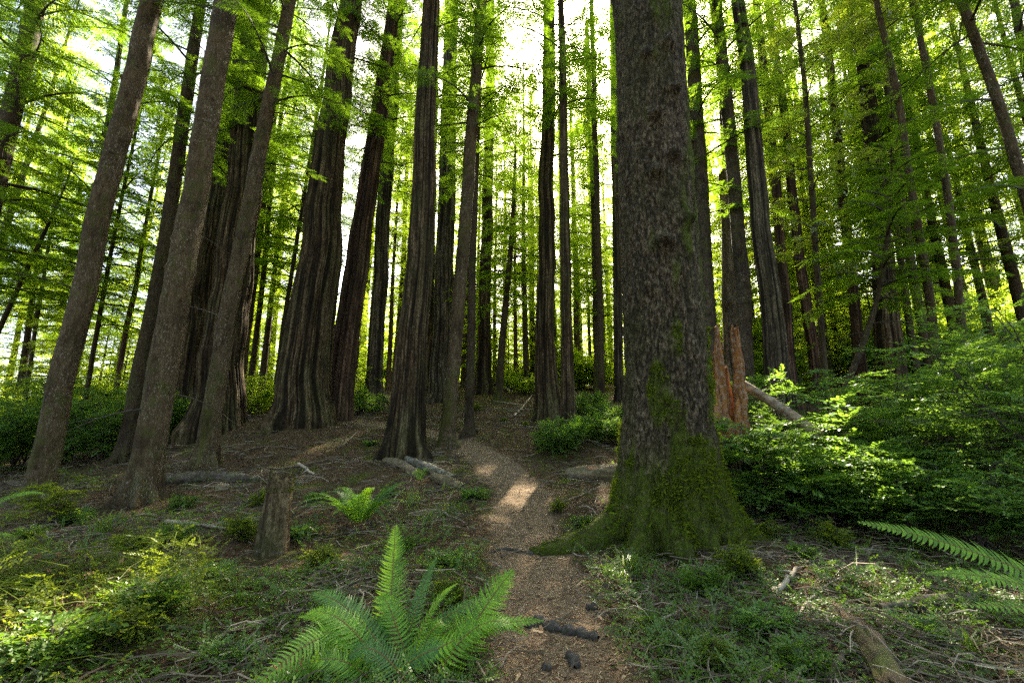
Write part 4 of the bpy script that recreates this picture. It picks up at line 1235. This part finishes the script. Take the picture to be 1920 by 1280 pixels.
make_shrub('hemlock_seedling', 'leafy seedling on the bank beside the pale fern', 'sapling', None, on_ground(1128, 790), .8, .5, 6, 1100, 'huckle', sc=.22, nbr=8, ntw=6)


# ------------------------------------------------------------------ logs, stumps, sticks, roots
def log(name, label, cat, pts, rad, mat, end=None, nt=22, nk=40, rough=.12, group=None, seed=0, lift=None):
    """A lying log through ground marks pts (photo x, y) with radii rad; end: material of the broken ends."""
    w = np.array([on_ground(*p) if len(p) == 2 else gpos(p[0], p[2]) if p[1] is None else P(*p) for p in pts])
    rad = np.broadcast_to(np.asarray(rad, float), (len(w),))
    w[:, 2] += rad * (.5 if lift is None else lift)
    base = w[0].copy()
    ax = spline(w - base, nk)
    rr = np.interp(np.linspace(0, 1, nk), np.linspace(0, 1, len(rad)), rad)
    V, Q = tubes(ax[None], rr[None], nt)
    c = np.repeat(ax, nt, 0)
    d = V - c
    u = np.repeat(np.linspace(0, 1, nk) * np.linalg.norm(ax[-1] - ax[0]), nt)
    dn = nrm(d)
    f = 1 + rough * 1.5 * (fbm(dn[:, 0] * 5, dn[:, 1] * 5 + dn[:, 2] * 5, u * .7, seed=seed + 9, oct=3) - .5) + rough * 2 * (fbm(dn[:, 0] * 1.8 + u * 1.2, dn[:, 1] * 1.8 + u * 1.1, dn[:, 2] * 1.8, seed=seed, oct=3) - .5) + rough * (fbm(dn[:, 0] * 6, dn[:, 2] * 6 + dn[:, 1], u * 1.5, seed=seed + 3, oct=2) - .5)
    V = c + d * f[:, None]
    T0, T1 = nrm(ax[0] - ax[1]), nrm(ax[-1] - ax[-2])
    rg = np.random.default_rng(seed)
    V[:nt] += T0 * (rg.uniform(-.15, .3, nt) * rr[0])[:, None]
    V[-nt:] += T1 * (rg.uniform(-.15, .3, nt) * rr[-1])[:, None]
    o = empty(name, base, label, cat, group)
    obj('bark', mesh('bark', V, Q, mats=[M[mat]], attrs={'tone': np.full(len(V), .5)}, smooth=True), o)
    for s, T in ((0, T0), (1, T1)):
        ring = V[:nt] if s == 0 else V[-nt:]
        ce = ring.mean(0)
        rings = [ring * .997 + ce * .003, ce + (ring - ce) * .6 - T * rr[0] * .25 + T * (rg.uniform(-.2, .2, nt) * rr[0])[:, None], ce + (ring - ce) * .2 - T * rr[0] * .3]
        EV = np.vstack(rings + [ce - T * rr[0] * .3])
        k, j = np.meshgrid(np.arange(2), np.arange(nt), indexing='ij')
        j2 = (j + 1) % nt
        EQ = np.stack([k * nt + j, k * nt + j2, (k + 1) * nt + j2, (k + 1) * nt + j], -1).reshape(-1, 4)
        ET = np.stack([2 * nt + np.arange(nt), 2 * nt + (np.arange(nt) + 1) % nt, np.full(nt, 3 * nt)], -1)
        obj('broken_end', mesh('broken_end', EV, EQ, ET, [M[end or mat]]), o)
    return o


log('fallen_log', 'dark bark log lying beside the foot of the white-flecked trunk', 'log', [(285, 908), (340, 903), (400, 900), (450, 902), (486, 902)], [.13, .14, .14, .12, .06], 'log_bark', 'pale_wood', seed=1, rough=.2)
log('wood_chunk', 'pale cut chunk of wood below the dark bark log', 'wood', [(404, 920), (428, 918)], [.11, .09], 'pale_wood', nk=8, seed=2)
log('fallen_log', 'pale split log piece, left of the two pieces before the peeling redwood', 'log', [(722, 868), (750, 876), (790, 898)], [.1, .13, .09], 'pale_wood', seed=3, rough=.22)
log('fallen_log', 'grey lichen-covered log lying along the left side of the trail', 'log', [(752, 862), (800, 880), (850, 902)], [.1, .12, .1], 'dead_wood', 'pale_wood', seed=4, rough=.25)
log('fallen_log', 'pale broken log end at the trail edge, right of the lichen-covered log', 'log', [(812, 898), (838, 908), (868, 918)], [.1, .13, .08], 'pale_wood', seed=5, rough=.25)
log('fallen_log', 'pale rotten log between the trail and the left side of the spruce', 'log', [(1062, 892), (1100, 896), (1150, 895), (1185, 893)], [.12, .19, .2, .18], 'pale_wood', 'dead_wood', seed=6, rough=.3)
log('wood_slab', 'reddish split slab lying on the pale rotten log beside the spruce', 'wood', [(1098, None, 11.4), (1180, None, 11.5)], [.07, .06], 'red_wood', nk=14, seed=7, rough=.3, lift=3.2)
log('fallen_log', 'thin mossy log with sunlit top between the two big left redwoods', 'log', [(428, None, 18.2), (478, None, 18.0), (526, None, 17.8)], [.11, .12, .1], 'log_bark', seed=8)
log('fallen_log', 'mossy dark log end behind the thin mossy log at left', 'log', [(415, None, 19.5), (478, None, 19.5)], [.22, .2], 'log_bark', 'pale_wood', seed=9)
log('fallen_log', 'dark mossy log lying behind the peeling redwood in the middle', 'log', [(792, 742), (845, 742)], [.26, .24], 'mossy_wood', 'dead_wood', seed=10)
log('fallen_log', 'dark low log under the straight grey trunk', 'log', [(652, 752), (712, 748)], [.2, .18], 'log_bark', seed=11)
log('fallen_log', 'straight fallen tan log sloping down from the broken red snag', 'log', [(1384, 716, 9.9), (1450, 755, 9.4), (1535, 815, 8.7)], [.1, .1, .095], 'tan_wood', seed=12, rough=.16, lift=0)
log('rotten_log', 'mossy rotten log in the bottom right among dry sticks', 'log', [(1560, 1130), (1618, 1195), (1690, 1310)], [.05, .1, .1], 'mossy_wood', 'mossy_wood', seed=13, rough=.5, lift=-.1)
log('fallen_log', 'brown log lying level under the right-hand fern fronds', 'log', [(1652, 1148), (1740, 1136), (1840, 1128)], [.05, .065, .06], 'log_bark', 'pale_wood', seed=14, rough=.2)

def fuzz(o, child, n, dens, L0, L1, seed):
    '''Moss fibres standing on a mesh part, as a part of the same thing.'''
    r = np.random.default_rng(seed)
    me = child.data
    v = np.empty(len(me.vertices) * 3, np.float32)
    me.vertices.foreach_get('co', v)
    nn = np.empty(len(me.vertices) * 3, np.float32)
    me.vertices.foreach_get('normal', nn)
    v, nn = v.reshape(-1, 3), nn.reshape(-1, 3)
    w = sstep(.42, .6, fbm(v[:, 0] * dens, v[:, 1] * dens, v[:, 2] * dens, seed=seed)) * sstep(-.2, .5, nn[:, 2])
    k = r.choice(len(v), n, p=w / w.sum())
    p = v[k] + r.normal(0, .012, (n, 3)) * (1, 1, .3)
    d = nrm(nn[k] + r.normal(0, .5, (n, 3)))
    s_ = nrm(np.cross(d, r.normal(0, 1, (n, 3))))
    L = r.uniform(L0, L1, (n, 1))
    q = np.stack([p - s_ * L * .22, p + s_ * L * .22, p + d * L + s_ * L * .1, p + d * L - s_ * L * .1], 1)
    obj('moss', mesh('moss', q.reshape(-1, 3), np.arange(n * 4).reshape(-1, 4), mats=[M['moss']], attrs={'tone': np.repeat(r.uniform(0, 1, n), 4)}), o)


for nm, n in (('rotten_log', 3500), ('fallen_log', 900)):
    o = bpy.data.objects[nm]
    fuzz(o, [c for c in o.children if c.name.startswith('bark')][0], n, 4, .01, .03, n)

# broken post left of the trail
o = empty('broken_post', on_ground(507, 1036), 'weathered upright broken trunk stub with moss on its rim, left of the upright fern', 'stump')
zs = np.concatenate([np.arange(-.2, .98, .03), [1.0]])
D = o.location[1]
hgt = P(510, 905, D)[2] - o.location[2]
zs = zs * hgt / 1.0
rad = .5 * 46 / FPX * D * (1.12 - .2 * zs / hgt)
me, V, mo = trunk_mesh('trunk', zs, .05 * zs, zs * 0, rad, 'hemlock', 40, 5, M['redwood'], (.2, .25, 6), cut=.34)
obj('trunk', me, o)
r = np.random.default_rng(8)
k = len(V) - 1 - r.integers(0, 40 * 5, 1600)
k = k[(fbm(V[k][:, 0] * 9, V[k][:, 1] * 9, V[k][:, 2] * 4, seed=2) + 1.2 * V[k][:, 0] > .55)]
p = V[k]
d = nrm(np.c_[p[:, :2] - [.05 * hgt, 0], np.full(len(p), .05)] + r.normal(0, .06, p.shape))
s = nrm(np.cross(d, r.normal(0, 1, p.shape)))
L = r.uniform(.008, .026, (len(p), 1))
q = np.stack([p - s * L * .25, p + s * L * .25, p + d * L + s * L * .1, p + d * L - s * L * .1], 1)
obj('moss', mesh('moss', q.reshape(-1, 3), np.arange(len(q) * 4).reshape(-1, 4), mats=[M['moss']], attrs={'tone': np.repeat(r.uniform(0, 1, len(q)), 4)}), o)

# the red snag behind the spruce: splintered slabs standing from one hollow foot
D = 9.6
B = gpos(1352, D)
o = empty('broken_snag', B, 'splintered orange-red broken snag behind the right side of the spruce', 'stump')
for n, (pxa, pxb, top, dep, dark) in enumerate([(1300, 1322, 545, .1, 0), (1316, 1338, 618, .05, 0), (1338, 1362, 640, -.05, 0), (1372, 1391, 626, -.12, 0), (1350, 1378, 700, .12, 0), (1312, 1352, 742, -.1, 0), (1340, 1386, 760, -.14, 0)]):
    c = (pxa + pxb) / 2
    w = (pxb - pxa) / FPX * D * .98
    x = (c - 960) / FPX * D - B[0]
    H = P(c, top, D)[2] - B[2]
    nz, nx = 60, 12
    uu = np.linspace(-1, 1, nx)
    prof = H + .55 * (fbm(uu * 3.4 + n * 9, uu * 0, seed=n, oct=3) - .5) * 2
    front, back = [], []
    for k in range(nz):
        t = k / (nz - 1)
        z = -.3 + (prof + .3) * t
        wv = w * (.8 - .36 * t + .3 * (fbm(t * 9 + n * 3, 0., seed=n, oct=3) - .5))
        curve = .1 * (1 - uu ** 2)
        nn_ = .05 * (fbm(uu * 5 + n, z * .8, seed=20 + n, oct=3) - .5) * 2
        xx = x * (1 + .1 * (1 - t)) + uu * wv + .03 * np.sin(t * 5 + n)
        front.append(np.stack([xx, dep - curve - nn_, z], -1))
        back.append(np.stack([xx, dep - curve * .4 + .09 * (1 - .5 * t) + nn_ * .5, z], -1))
    ring = np.concatenate([np.array(front), np.array(back)[:, ::-1]], 1)
    m = 2 * nx
    i, j = np.meshgrid(np.arange(nz - 1), np.arange(m), indexing='ij')
    j2 = (j + 1) % m
    Q = np.stack([i * m + j, i * m + j2, (i + 1) * m + j2, (i + 1) * m + j], -1).reshape(-1, 4)
    cap = np.array([[(nz - 1) * m + a, (nz - 1) * m + a + 1, (nz - 1) * m + m - 2 - a, (nz - 1) * m + m - 1 - a] for a in range(nx - 1)])
    obj('splinter', mesh('splinter', ring.reshape(-1, 3), np.vstack([Q, cap]), mats=[M['red_wood']]), o)

STICKS = [  # marks, radius, tone, label
    ([(308, 980), (360, 984), (432, 996)], .03, .9, 'pale lichened branch lying left of the broken post'),
    ([(765, 966), (815, 958), (850, 972), (892, 994)], .025, .75, 'grey bowed branch lying right of the upright fern'),
    ([(1452, 1122), (1475, 1096), (1496, 1070)], .036, .85, 'thick pale broken branch lying in the clover right of the spruce'),
    ([(1284, 1048), (1340, 1026), (1402, 1030)], .016, .4, 'dark bent branch in front of the right spruce roots'),
    ([(1478, 985), (1540, 1012), (1592, 1052)], .022, .6, 'long grey branch sloping down below the low bush'),
    ([(1556, 1278), (1582, 1232), (1630, 1215), (1700, 1218)], .024, .6, 'curved grey branch over the mossy rotten log'),
    ([(1496, 1162), (1530, 1118), (1580, 1088), (1650, 1070)], .013, .95, 'whitish lichened thin branch left of the right-hand fern'),
    ([(610, 1122), (655, 1100), (706, 1080)], .014, .8, 'thin pale stick behind the large bright fern'),
    ([(398, 1208), (450, 1182), (500, 1166)], .014, .85, 'thin pale stick left of the large bright fern'),
    ([(560, 872), (574, 882), (590, 893)], .045, 1., 'short whitish stick left of the log pieces'),
    ([(632, 842), (650, 830), (668, 812)], .03, .7, 'grey forked stick on the bare slope below the largest redwood'),
    ([(964, 782), (982, 762), (998, 742)], .05, .95, 'pale lichened pole lying up the slope beyond the trail'),
    ([(1240, 1168), (1290, 1146), (1338, 1140)], .012, .9, 'thin white stick across the clover near the trail'),
    ([(1480, 1212), (1440, 1180), (1400, 1168)], .011, .8, 'thin stick crossing the clover in the lower right'),
    ([(1560, 1100), (1620, 1118), (1690, 1150)], .012, .85, 'thin pale stick above the mossy rotten log'),
    ([(1700, 1090), (1740, 1105), (1790, 1100)], .018, .45, 'brown stick below the low dark bush at right'),
    ([(500, 880), (540, 878), (600, 866), (640, 858)], .03, .45, 'long dark branch on the slope behind the broken post'),
    ([(440, 850), (500, 838), (560, 842)], .025, .5, 'grey branch on the needle slope below the two left redwoods'),
    ([(270, 1060), (330, 1075), (400, 1066)], .014, .7, 'thin stick in the shaded ground left of the broken post'),
    ([(1050, 945), (1090, 930), (1140, 906)], .013, .75, 'thin branch pointing at the pale rotten log beside the spruce'),
    ([(1090, 748), (1070, 728), (1060, 715)], .04, .8, 'pale stick standing against the crest right of the trail'),
    ([(885, 728), (905, 712), (908, 690)], .05, .85, 'pale broken stick leaning in the heap on the crest'),
    ([(925, 720), (945, 728), (962, 738)], .05, .8, 'grey stick sliding down from the heap on the crest'),
    ([(880, 735), (930, 735), (985, 732)], .07, .25, 'dark rotten branch across the foot of the heap on the crest'),
    ([(1010, 728), (1040, 735), (1075, 733)], .06, .3, 'dark branch on the crest left of the thinner straight trunk'),
    ([(940, 1048), (975, 1036), (1010, 1040)], .013, .4, 'thin root-like stick across the trail before the spruce'),
]
for n, (pts, rd, tn, lab) in enumerate(STICKS):
    w = np.array([on_ground(*p) for p in pts])
    if 'standing' in lab or 'leaning' in lab:
        w = np.array([on_ground(*pts[0])] + [P(*p, on_ground(*pts[0])[1]) for p in pts[1:]])
    w[:, 2] += rd * .9 + (.02 if rd < .02 else 0)
    base = w[0].copy()
    r = np.random.default_rng(n)
    main = spline(w - base, 16)
    main[1:-1] += r.normal(0, rd * .25, (14, 3))
    lines, rads = [main], [np.linspace(rd, rd * .5, 16)]
    Ls = np.linalg.norm(main[-1])
    for k in range(r.integers(1, 4) if rd < .04 else 1):
        i = r.integers(5, 14)
        d = nrm(main[i + 1] - main[i] + r.normal(0, .9, 3) * [1, 1, .2] * np.linalg.norm(main[i + 1] - main[i])) + [0, 0, .1]
        lines.append(bez(main[i], main[i] + d * Ls * .12, main[i] + d * Ls * .22 + r.normal(0, .03, 3), 16))
        rads.append(np.linspace(rd * .5, rd * .15, 16))
    tv, tq = tubes(np.array(lines), np.array(rads), 7)
    o = obj('fallen_branch', mesh('fallen_branch', tv, tq, mats=[M['twig']], attrs={'tone': np.clip(tn + .6 * (fbm(tv[:, 0] * 9, tv[:, 1] * 9, tv[:, 2] * 9, seed=n) - .5), 0, 1)}, smooth=True), None, base)
    tag(o, lab, 'branch', 'sticks and branches on the ground')

# knobbly roots that cross the trail
for n, (pts, rd, lab) in enumerate([
    ([(985, 1176), (1010, 1170), (1035, 1180), (1065, 1186), (1092, 1192), (1122, 1198)], .058, 'row of dark knobbly root lumps across the trail'),
    ([(1064, 1232), (1076, 1242), (1078, 1254)], .055, 'dark root knob on the trail below the row of lumps'),
    ([(1098, 1142), (1116, 1140), (1124, 1142)], .05, 'dark root knob on the trail above the row of lumps'),
    ([(1016, 1252), (1034, 1256)], .045, 'small root knob at the bottom edge of the trail'),
    ([(918, 1038), (945, 1030), (975, 1034), (1000, 1038), (1030, 1032), (1052, 1028)], .028, 'gnarled dark roots crossing the trail beside the spruce'),
    ([(1150, 1130), (1180, 1110), (1200, 1090)], .022, 'thin root running from the trail to the grass tuft'),
]):
    w = np.array([on_ground(*p) for p in pts])
    base = w[0].copy()
    k = 14 * len(pts)
    ax = spline(w - base, k)
    t = np.linspace(0, len(pts) - 1, k)
    rr = rd * (.3 + .35 * vnoise(t * 1.9 + n * 7, t * 0, seed=4) + .75 * np.abs(np.cos(t * PI)) ** 1.3 * (.55 + .6 * vnoise(np.round(t) * 3.3 + n, t * 0, seed=14))) * np.minimum(1, np.minimum(t, t[::-1]) * 3 + .15)
    ax[:, 2] += rd * .3
    V, Q = tubes(ax[None], rr[None], 12)
    c = np.repeat(ax, 12, 0)
    V = c + (V - c) * (.75 + .5 * fbm(V[:, 0] * 22, V[:, 1] * 22, V[:, 2] * 22, seed=n))[:, None]
    tag(obj('tree_root', mesh('tree_root', V, Q, mats=[M['root']], smooth=True), None, base), lab, 'root', 'roots in the trail')

# ------------------------------------------------------------------ ground cover nobody could count
FX = lambda D: D * 1.3


def scatter(n, d0, d1, seed, dens=None, power=1.0):
    """Random ground points ahead of the camera, evenly spread over the picture's depth."""
    r = np.random.default_rng(seed)
    D = d0 * (d1 / d0) ** (r.uniform(0, 1, n) ** power)
    x = r.uniform(-1.28, 1.28, n) * D
    if dens is not None:
        k = r.uniform(0, 1, n) < dens(x, D)
        x, D = x[k], D[k]
    return np.stack([x, D, ground_h(x, D)], -1), r


def tilt_frames(n, r, tilt=.35):
    a = r.uniform(0, 2 * PI, n)
    X = np.stack([np.cos(a), np.sin(a), r.normal(0, tilt, n)], -1)
    return nrm(X), np.array([0, 0, 1.]) + r.normal(0, tilt, (n, 3))


leafq = np.array([[[-.5, 0, 0], [0, -.28, .06], [.5, 0, 0], [0, .28, .03]]])
chipq = np.array([[[-.5, -.13, 0], [.5, -.09, .02], [.5, .09, 0], [-.5, .13, .02]]])
trefoil = np.array([[[0, 0, 0], [.3 * math.cos(a - .75), .3 * math.sin(a - .75), .05], [.5 * math.cos(a), .5 * math.sin(a), -.02], [.3 * math.cos(a + .75), .3 * math.sin(a + .75), .05]] for a in (0, 2.094, 4.188)])


def stuff(name, V, Q, mat, tone, label):
    tag(obj(name, mesh(name, V, Q, mats=[M[mat]], attrs={'tone': tone})), label, None, None, 'stuff')


p, r = scatter(95000, 2.8, 22, 1)
on = trail_d(p[:, 0], p[:, 1]) < 1
X, Nn = tilt_frames(len(p), r, .3)
V1, t1 = place([chipq], p + [0, 0, .006], X, Nn, r.uniform(.018, .05, len(p)) * (.7 + p[:, 1] * .05) * (1 + 2.2 * (r.uniform(0, 1, len(p)) > .98)), r)
t1 = np.repeat(np.clip(r.beta(1.6, 2.6, len(p)) + .18 * on, 0, 1), 4)
stuff('leaf_litter', V1, np.arange(len(V1)).reshape(-1, 4), 'litter', t1, 'brown needles, chips and fallen leaves over trail and forest floor')

offtrail = lambda x, y: sstep(.8, 1.15, trail_d(x, y))
p, r = scatter(21000, 2.9, 22, 2, lambda x, y: offtrail(x, y) * (.25 + .75 * sstep(.4, .62, fbm(x * .6, y * .6, seed=31))) + .03)
a = r.uniform(0, 2 * PI, len(p))
L = r.uniform(.08, .55, len(p)) * (.6 + .09 * p[:, 1])
d = np.stack([np.cos(a) * L, np.sin(a) * L, r.normal(.0, .12, len(p)) * L], -1)
m = r.normal(0, .1, (len(p), 3)) * L[:, None]
ln = np.stack([p - d * .5, p - d * .15 + m, p + d * .2 + m, p + d * .5], 1)
ln[:, :, 2] = np.maximum(ln[:, :, 2], ground_h(ln[:, :, 0], ln[:, :, 1])) + .006
ln[:, :, 2] += (r.uniform(0, 1, len(p)) ** 3 * .1)[:, None]
rd = r.uniform(.002, .0065, len(p)) * (.7 + .1 * p[:, 1])
V2, Q2 = tubes(ln, rd[:, None] * np.array([[1, .9, .7, .4]]), 3)
stuff('twig_litter', V2, Q2, 'twig', np.repeat(r.beta(1.5, 1.8, len(p)), 12), 'tangle of thin dry twigs lying over the forest floor')


def clover_d(x, y):
    n = sstep(.38, .6, fbm(x * 1.1, y * 1.1, seed=51))
    right = sstep(.55, 1.1, x) * sstep(6.3, 4.6, y) * sstep(4.2, 2.6, x)
    left = sstep(-.3, -.7, x) * sstep(7.5, 5.0, y)
    return np.clip((n * (right + .8 * left) + .06 * n) * offtrail(x, y), 0, 1)


p, r = scatter(42000, 2.9, 13, 3, clover_d)
X, Nn = tilt_frames(len(p), r, .25)
p[:, 2] += r.uniform(.015, .07, len(p))
V3, t3 = place([trefoil], p, X, Nn, r.uniform(.04, .08, len(p)), r)
stuff('clover', V3, np.arange(len(V3)).reshape(-1, 4), 'clover', t3, 'green three-lobed clover carpet on both sides of the trail')

# small creeping leaves, ivy-like, and the sunlit bramble mound
def creep_d(x, y):
    n = sstep(.4, .56, fbm(x * .8 + 9, y * .8, seed=61)) * (.35 + .65 * sstep(.35, .55, fbm(x * 3 + 9, y * 3, seed=62)))
    return np.clip(n * offtrail(x, y) * (.75 * sstep(12, 6, y) + .2 + .5 * sstep(2.2, 1.2, trail_d(x, y))), 0, 1)


p, r = scatter(30000, 2.9, 20, 4, creep_d)
X, Nn = tilt_frames(len(p), r, .35)
p[:, 2] += r.uniform(.01, .12, len(p))
V4, t4 = place(TWIGS, p, X + [0, 0, .25], Nn, r.uniform(.08, .24, len(p)), r)
stuff('ground_cover', V4, np.arange(len(V4)).reshape(-1, 4), 'clover', t4, 'low creeping leafy sprigs across the forest floor')


def mound_d(x, y):
    e = ((x + 4.4) / 1.75) ** 2 + ((y - 4.4) / 1.6) ** 2
    return np.clip(sstep(1.5, .5, e) * (.35 + .65 * sstep(.35, .6, fbm(x * 1.7, y * 1.7, seed=71))), 0, 1)


p, r = scatter(24000, 2.7, 7.5, 5, mound_d)
X, Nn = tilt_frames(len(p), r, .45)
up_ = r.uniform(.0, 1, len(p)) ** 1.4 * (.08 + .5 * sstep(.42, .66, fbm(p[:, 0] * 2.2, p[:, 1] * 2.2, seed=72)))
p[:, 2] += up_
V5, t5 = place(TWIGS, p, X, Nn, r.uniform(.1, .21, len(p)), r)
a = r.uniform(0, 2 * PI, 450)
k = r.choice(len(p), 450)
L = r.uniform(.25, .8, 450)
d = np.stack([np.cos(a) * L, np.sin(a) * L, np.zeros(450)], -1)
ln = np.stack([p[k] - d * .5, p[k] - d * .2 + [0, 0, .06], p[k] + d * .2 + [0, 0, .07], p[k] + d * .5], 1)
ln[:, :, 2] = np.maximum(ln[:, :, 2], ground_h(ln[:, :, 0], ln[:, :, 1]) + .01)
V6, Q6 = tubes(ln, np.full((450, 4), .0022), 3)
stuff('bramble', np.vstack([V5, V6]), np.vstack([np.arange(len(V5)).reshape(-1, 4), Q6 + len(V5)]), 'vine', np.r_[t5, np.full(len(V6), .9)], 'sunlit tangle of yellow-green bramble vines at the lower left')


# red-brown dead leaves and fern scraps caught in the growth
p, r = scatter(5200, 2.9, 14, 8, lambda x, y: offtrail(x, y) * sstep(.48, .62, fbm(x * 1.3, y * 1.3, seed=91)))
X, Nn = tilt_frames(len(p), r, .6)
p[:, 2] += r.uniform(0, 1, len(p)) ** 2 * (.05 + .22 * mound_d(p[:, 0], p[:, 1]))
V8, t8 = place(TWIGS_BIG + [leafq], p, X, Nn, r.uniform(.04, .11, len(p)), r)
stuff('dead_leaves', V8, np.arange(len(V8)).reshape(-1, 4), 'fern_dead', t8, 'red-brown dead leaves and fern scraps caught in the undergrowth')


def blades(p, r, h, w, bend=.6):
    n = len(p)
    a = r.uniform(0, 2 * PI, n)
    d = np.stack([np.cos(a), np.sin(a), np.zeros(n)], -1)
    s = np.stack([-np.sin(a), np.cos(a), np.zeros(n)], -1)
    h = h[:, None]
    b = (bend * r.uniform(.4, 1.5, n))[:, None]
    pts = [p, p + d * h * b * .25 + [0, 0, 1] * h * .5, p + d * h * b * .75 + [0, 0, 1] * h * .85, p + d * h * b * 1.3 + [0, 0, 1] * h * (.95 - .3 * b)]
    ws = [.8, 1, .7, .05]
    V = np.stack([q for c, k in zip(pts, ws) for q in (c - s * w * k, c + s * w * k)], 1)
    i = np.arange(n)[:, None] * 8
    Q = np.concatenate([i + np.array([[0, 1, 3, 2]]), i + np.array([[2, 3, 5, 4]]), i + np.array([[4, 5, 7, 6]])], 0)
    return V.reshape(-1, 3), Q


def grass_d(x, y):
    td = trail_d(x, y)
    return np.clip(sstep(.95, 1.2, td) * sstep(.5, .66, fbm(x * .9 + 3, y * .9, seed=81)) * (sstep(4, 1.2, td) + .1), 0, 1)


p, r = scatter(9000, 3, 16, 6, grass_d)
V7, Q7 = blades(p, r, r.uniform(.06, .22, len(p)), .003 + .0006 * p[:, 1:2], .8)
stuff('grass', V7, Q7, 'grass', np.repeat(r.uniform(.1, 1, len(p)), 8), 'sparse thin grass along the trail')

for n, (px, py, k, h, sp, lab) in enumerate([
    (1188, 1082, 90, .34, .1, 'grass tuft at the front foot of the spruce'),
    (1165, 1092, 40, .22, .09, 'smaller grass tuft beside the trail, left of the one at the spruce foot'),
    (192, 1000, 45, .34, .12, 'broad grass tuft below the white-flecked trunk'),
    (775, 945, 70, .3, .22, 'grass clump left of the trail, behind the bowed branch'),
    (842, 962, 60, .26, .2, 'grass clump at the trail edge below the pale log end'),
    (800, 985, 26, .34, .1, 'bright arching grass beside the upright fern'),
    (1205, 945, 50, .22, .22, 'grass clump between the trail and the left spruce root'),
    (1340, 1195, 22, .3, .07, 'upright grass blades in the clover right of the trail'),
    (1270, 1215, 26, .2, .08, 'short grass tuft at the clover edge in the lower middle'),
    (1822, 1228, 22, .22, .06, 'broad grass shoots under the right-hand fern'),
]):
    b = on_ground(px, py)
    r = np.random.default_rng(500 + n)
    q = r.normal(0, sp * .5, (k, 2))
    pp = np.c_[q, ground_h(b[0] + q[:, 0], b[1] + q[:, 1]) - b[2] - .005]
    V, Q = blades(pp, r, h * r.uniform(.5, 1.1, k), .0045 if 'broad' not in lab else .008, .75)
    o = obj('grass_tuft', mesh('grass_tuft', V, Q, mats=[M['grass']], attrs={'tone': np.repeat(r.uniform(.1, 1, k), 8)}), None, b)
    tag(o, lab, 'grass', 'grass tufts')

# low leafy plants standing out of the ground cover: two models, copied
LP = [make_shrub('leafy_plant', 'x', 'plant', None, (0, 0, 0), h, sp, 6, 1300 + k, lf, TWIGS_BIG, .17, 6, 5, cull=False, flat=.4, low=.25) for k, (h, sp, lf) in enumerate([(.42, .2, 'clover'), (.3, .24, 'huckle'), (.5, .18, 'vine')])]
SPOT_PX = [(60, 1010), (140, 980), (250, 1050), (330, 1020), (395, 1085), (440, 1010), (300, 1150), (420, 1240), (210, 1210), (90, 1250), (560, 1010), (600, 1075), (760, 1030), (835, 1060), (850, 1130), (720, 930), (580, 940), (480, 950), (340, 955), (895, 935),
           (1050, 960), (1095, 990), (1150, 960), (1440, 1010), (1500, 1050), (1530, 965), (1390, 1080), (1310, 1110), (1450, 1180), (1330, 1250), (1500, 1265), (1720, 1200), (1560, 1030), (1600, 980), (1010, 830), (980, 800), (940, 790), (700, 835), (905, 770), (1060, 700)]
r = np.random.default_rng(44)
for n, (px, py) in enumerate(SPOT_PX):
    loc = on_ground(px + r.uniform(-12, 12), py)
    o = LP[n] if n < 3 else copy_tree(LP[n % 3], loc, r.uniform(0, 6.28), 1)
    o.location = [float(v) for v in loc]
    s = r.uniform(.4, .95)
    o.scale = (s, s, s * .85)
    if px < 920:
        tag(o, 'low leafy plant in the undergrowth left of the trail', 'plant', 'low plants left of the trail')
    else:
        tag(o, 'low leafy plant on the ground right of the trail', 'plant', 'low plants right of the trail')

# ------------------------------------------------------------------ light, sky, camera
w = bpy.data.worlds.new('World')
SC.world = w
w.use_nodes = True
nt_ = w.node_tree
sky = nt_.nodes.new('ShaderNodeTexSky')
sky.sky_type = 'NISHITA'
sky.sun_disc = False
sky.sun_elevation = SUN_EL
sky.sun_rotation = SUN_AZ
sky.air_density = .8
sky.dust_density = 3.5
bg = nt_.nodes['Background']
nt_.links.new(sky.outputs[0], bg.inputs[0])
bg.inputs[1].default_value = .1
sl = bpy.data.lights.new('sun', 'SUN')
sl.energy = 5.0
sl.angle = math.radians(.55)
sl.color = (1, .93, .8)
so = bpy.data.objects.new('sun', sl)
COL.objects.link(so)
so.rotation_euler = Vector(SUND).to_track_quat('Z', 'Y').to_euler()
cam = bpy.data.cameras.new('camera')
cam.sensor_width = 36
cam.lens = FPX / 1920 * 36
cam.clip_end = 3000
cam.clip_start = .05
co_ = bpy.data.objects.new('camera', cam)
COL.objects.link(co_)
co_.location = CAM
co_.rotation_euler = (PI / 2 + PITCH, 0, 0)
SC.camera = co_
SC.view_settings.view_transform = 'Standard'
SC.view_settings.look = 'None'
SC.view_settings.exposure = 3.4
SC.view_settings.gamma = 1
SC.view_settings.use_white_balance = True
SC.view_settings.white_balance_temperature = 7100
SC.cycles.use_denoising = False
SC.cycles.max_bounces = 8
SC.cycles.diffuse_bounces = 4
SC.cycles.transmission_bounces = 6
SC.cycles.sample_clamp_indirect = 8
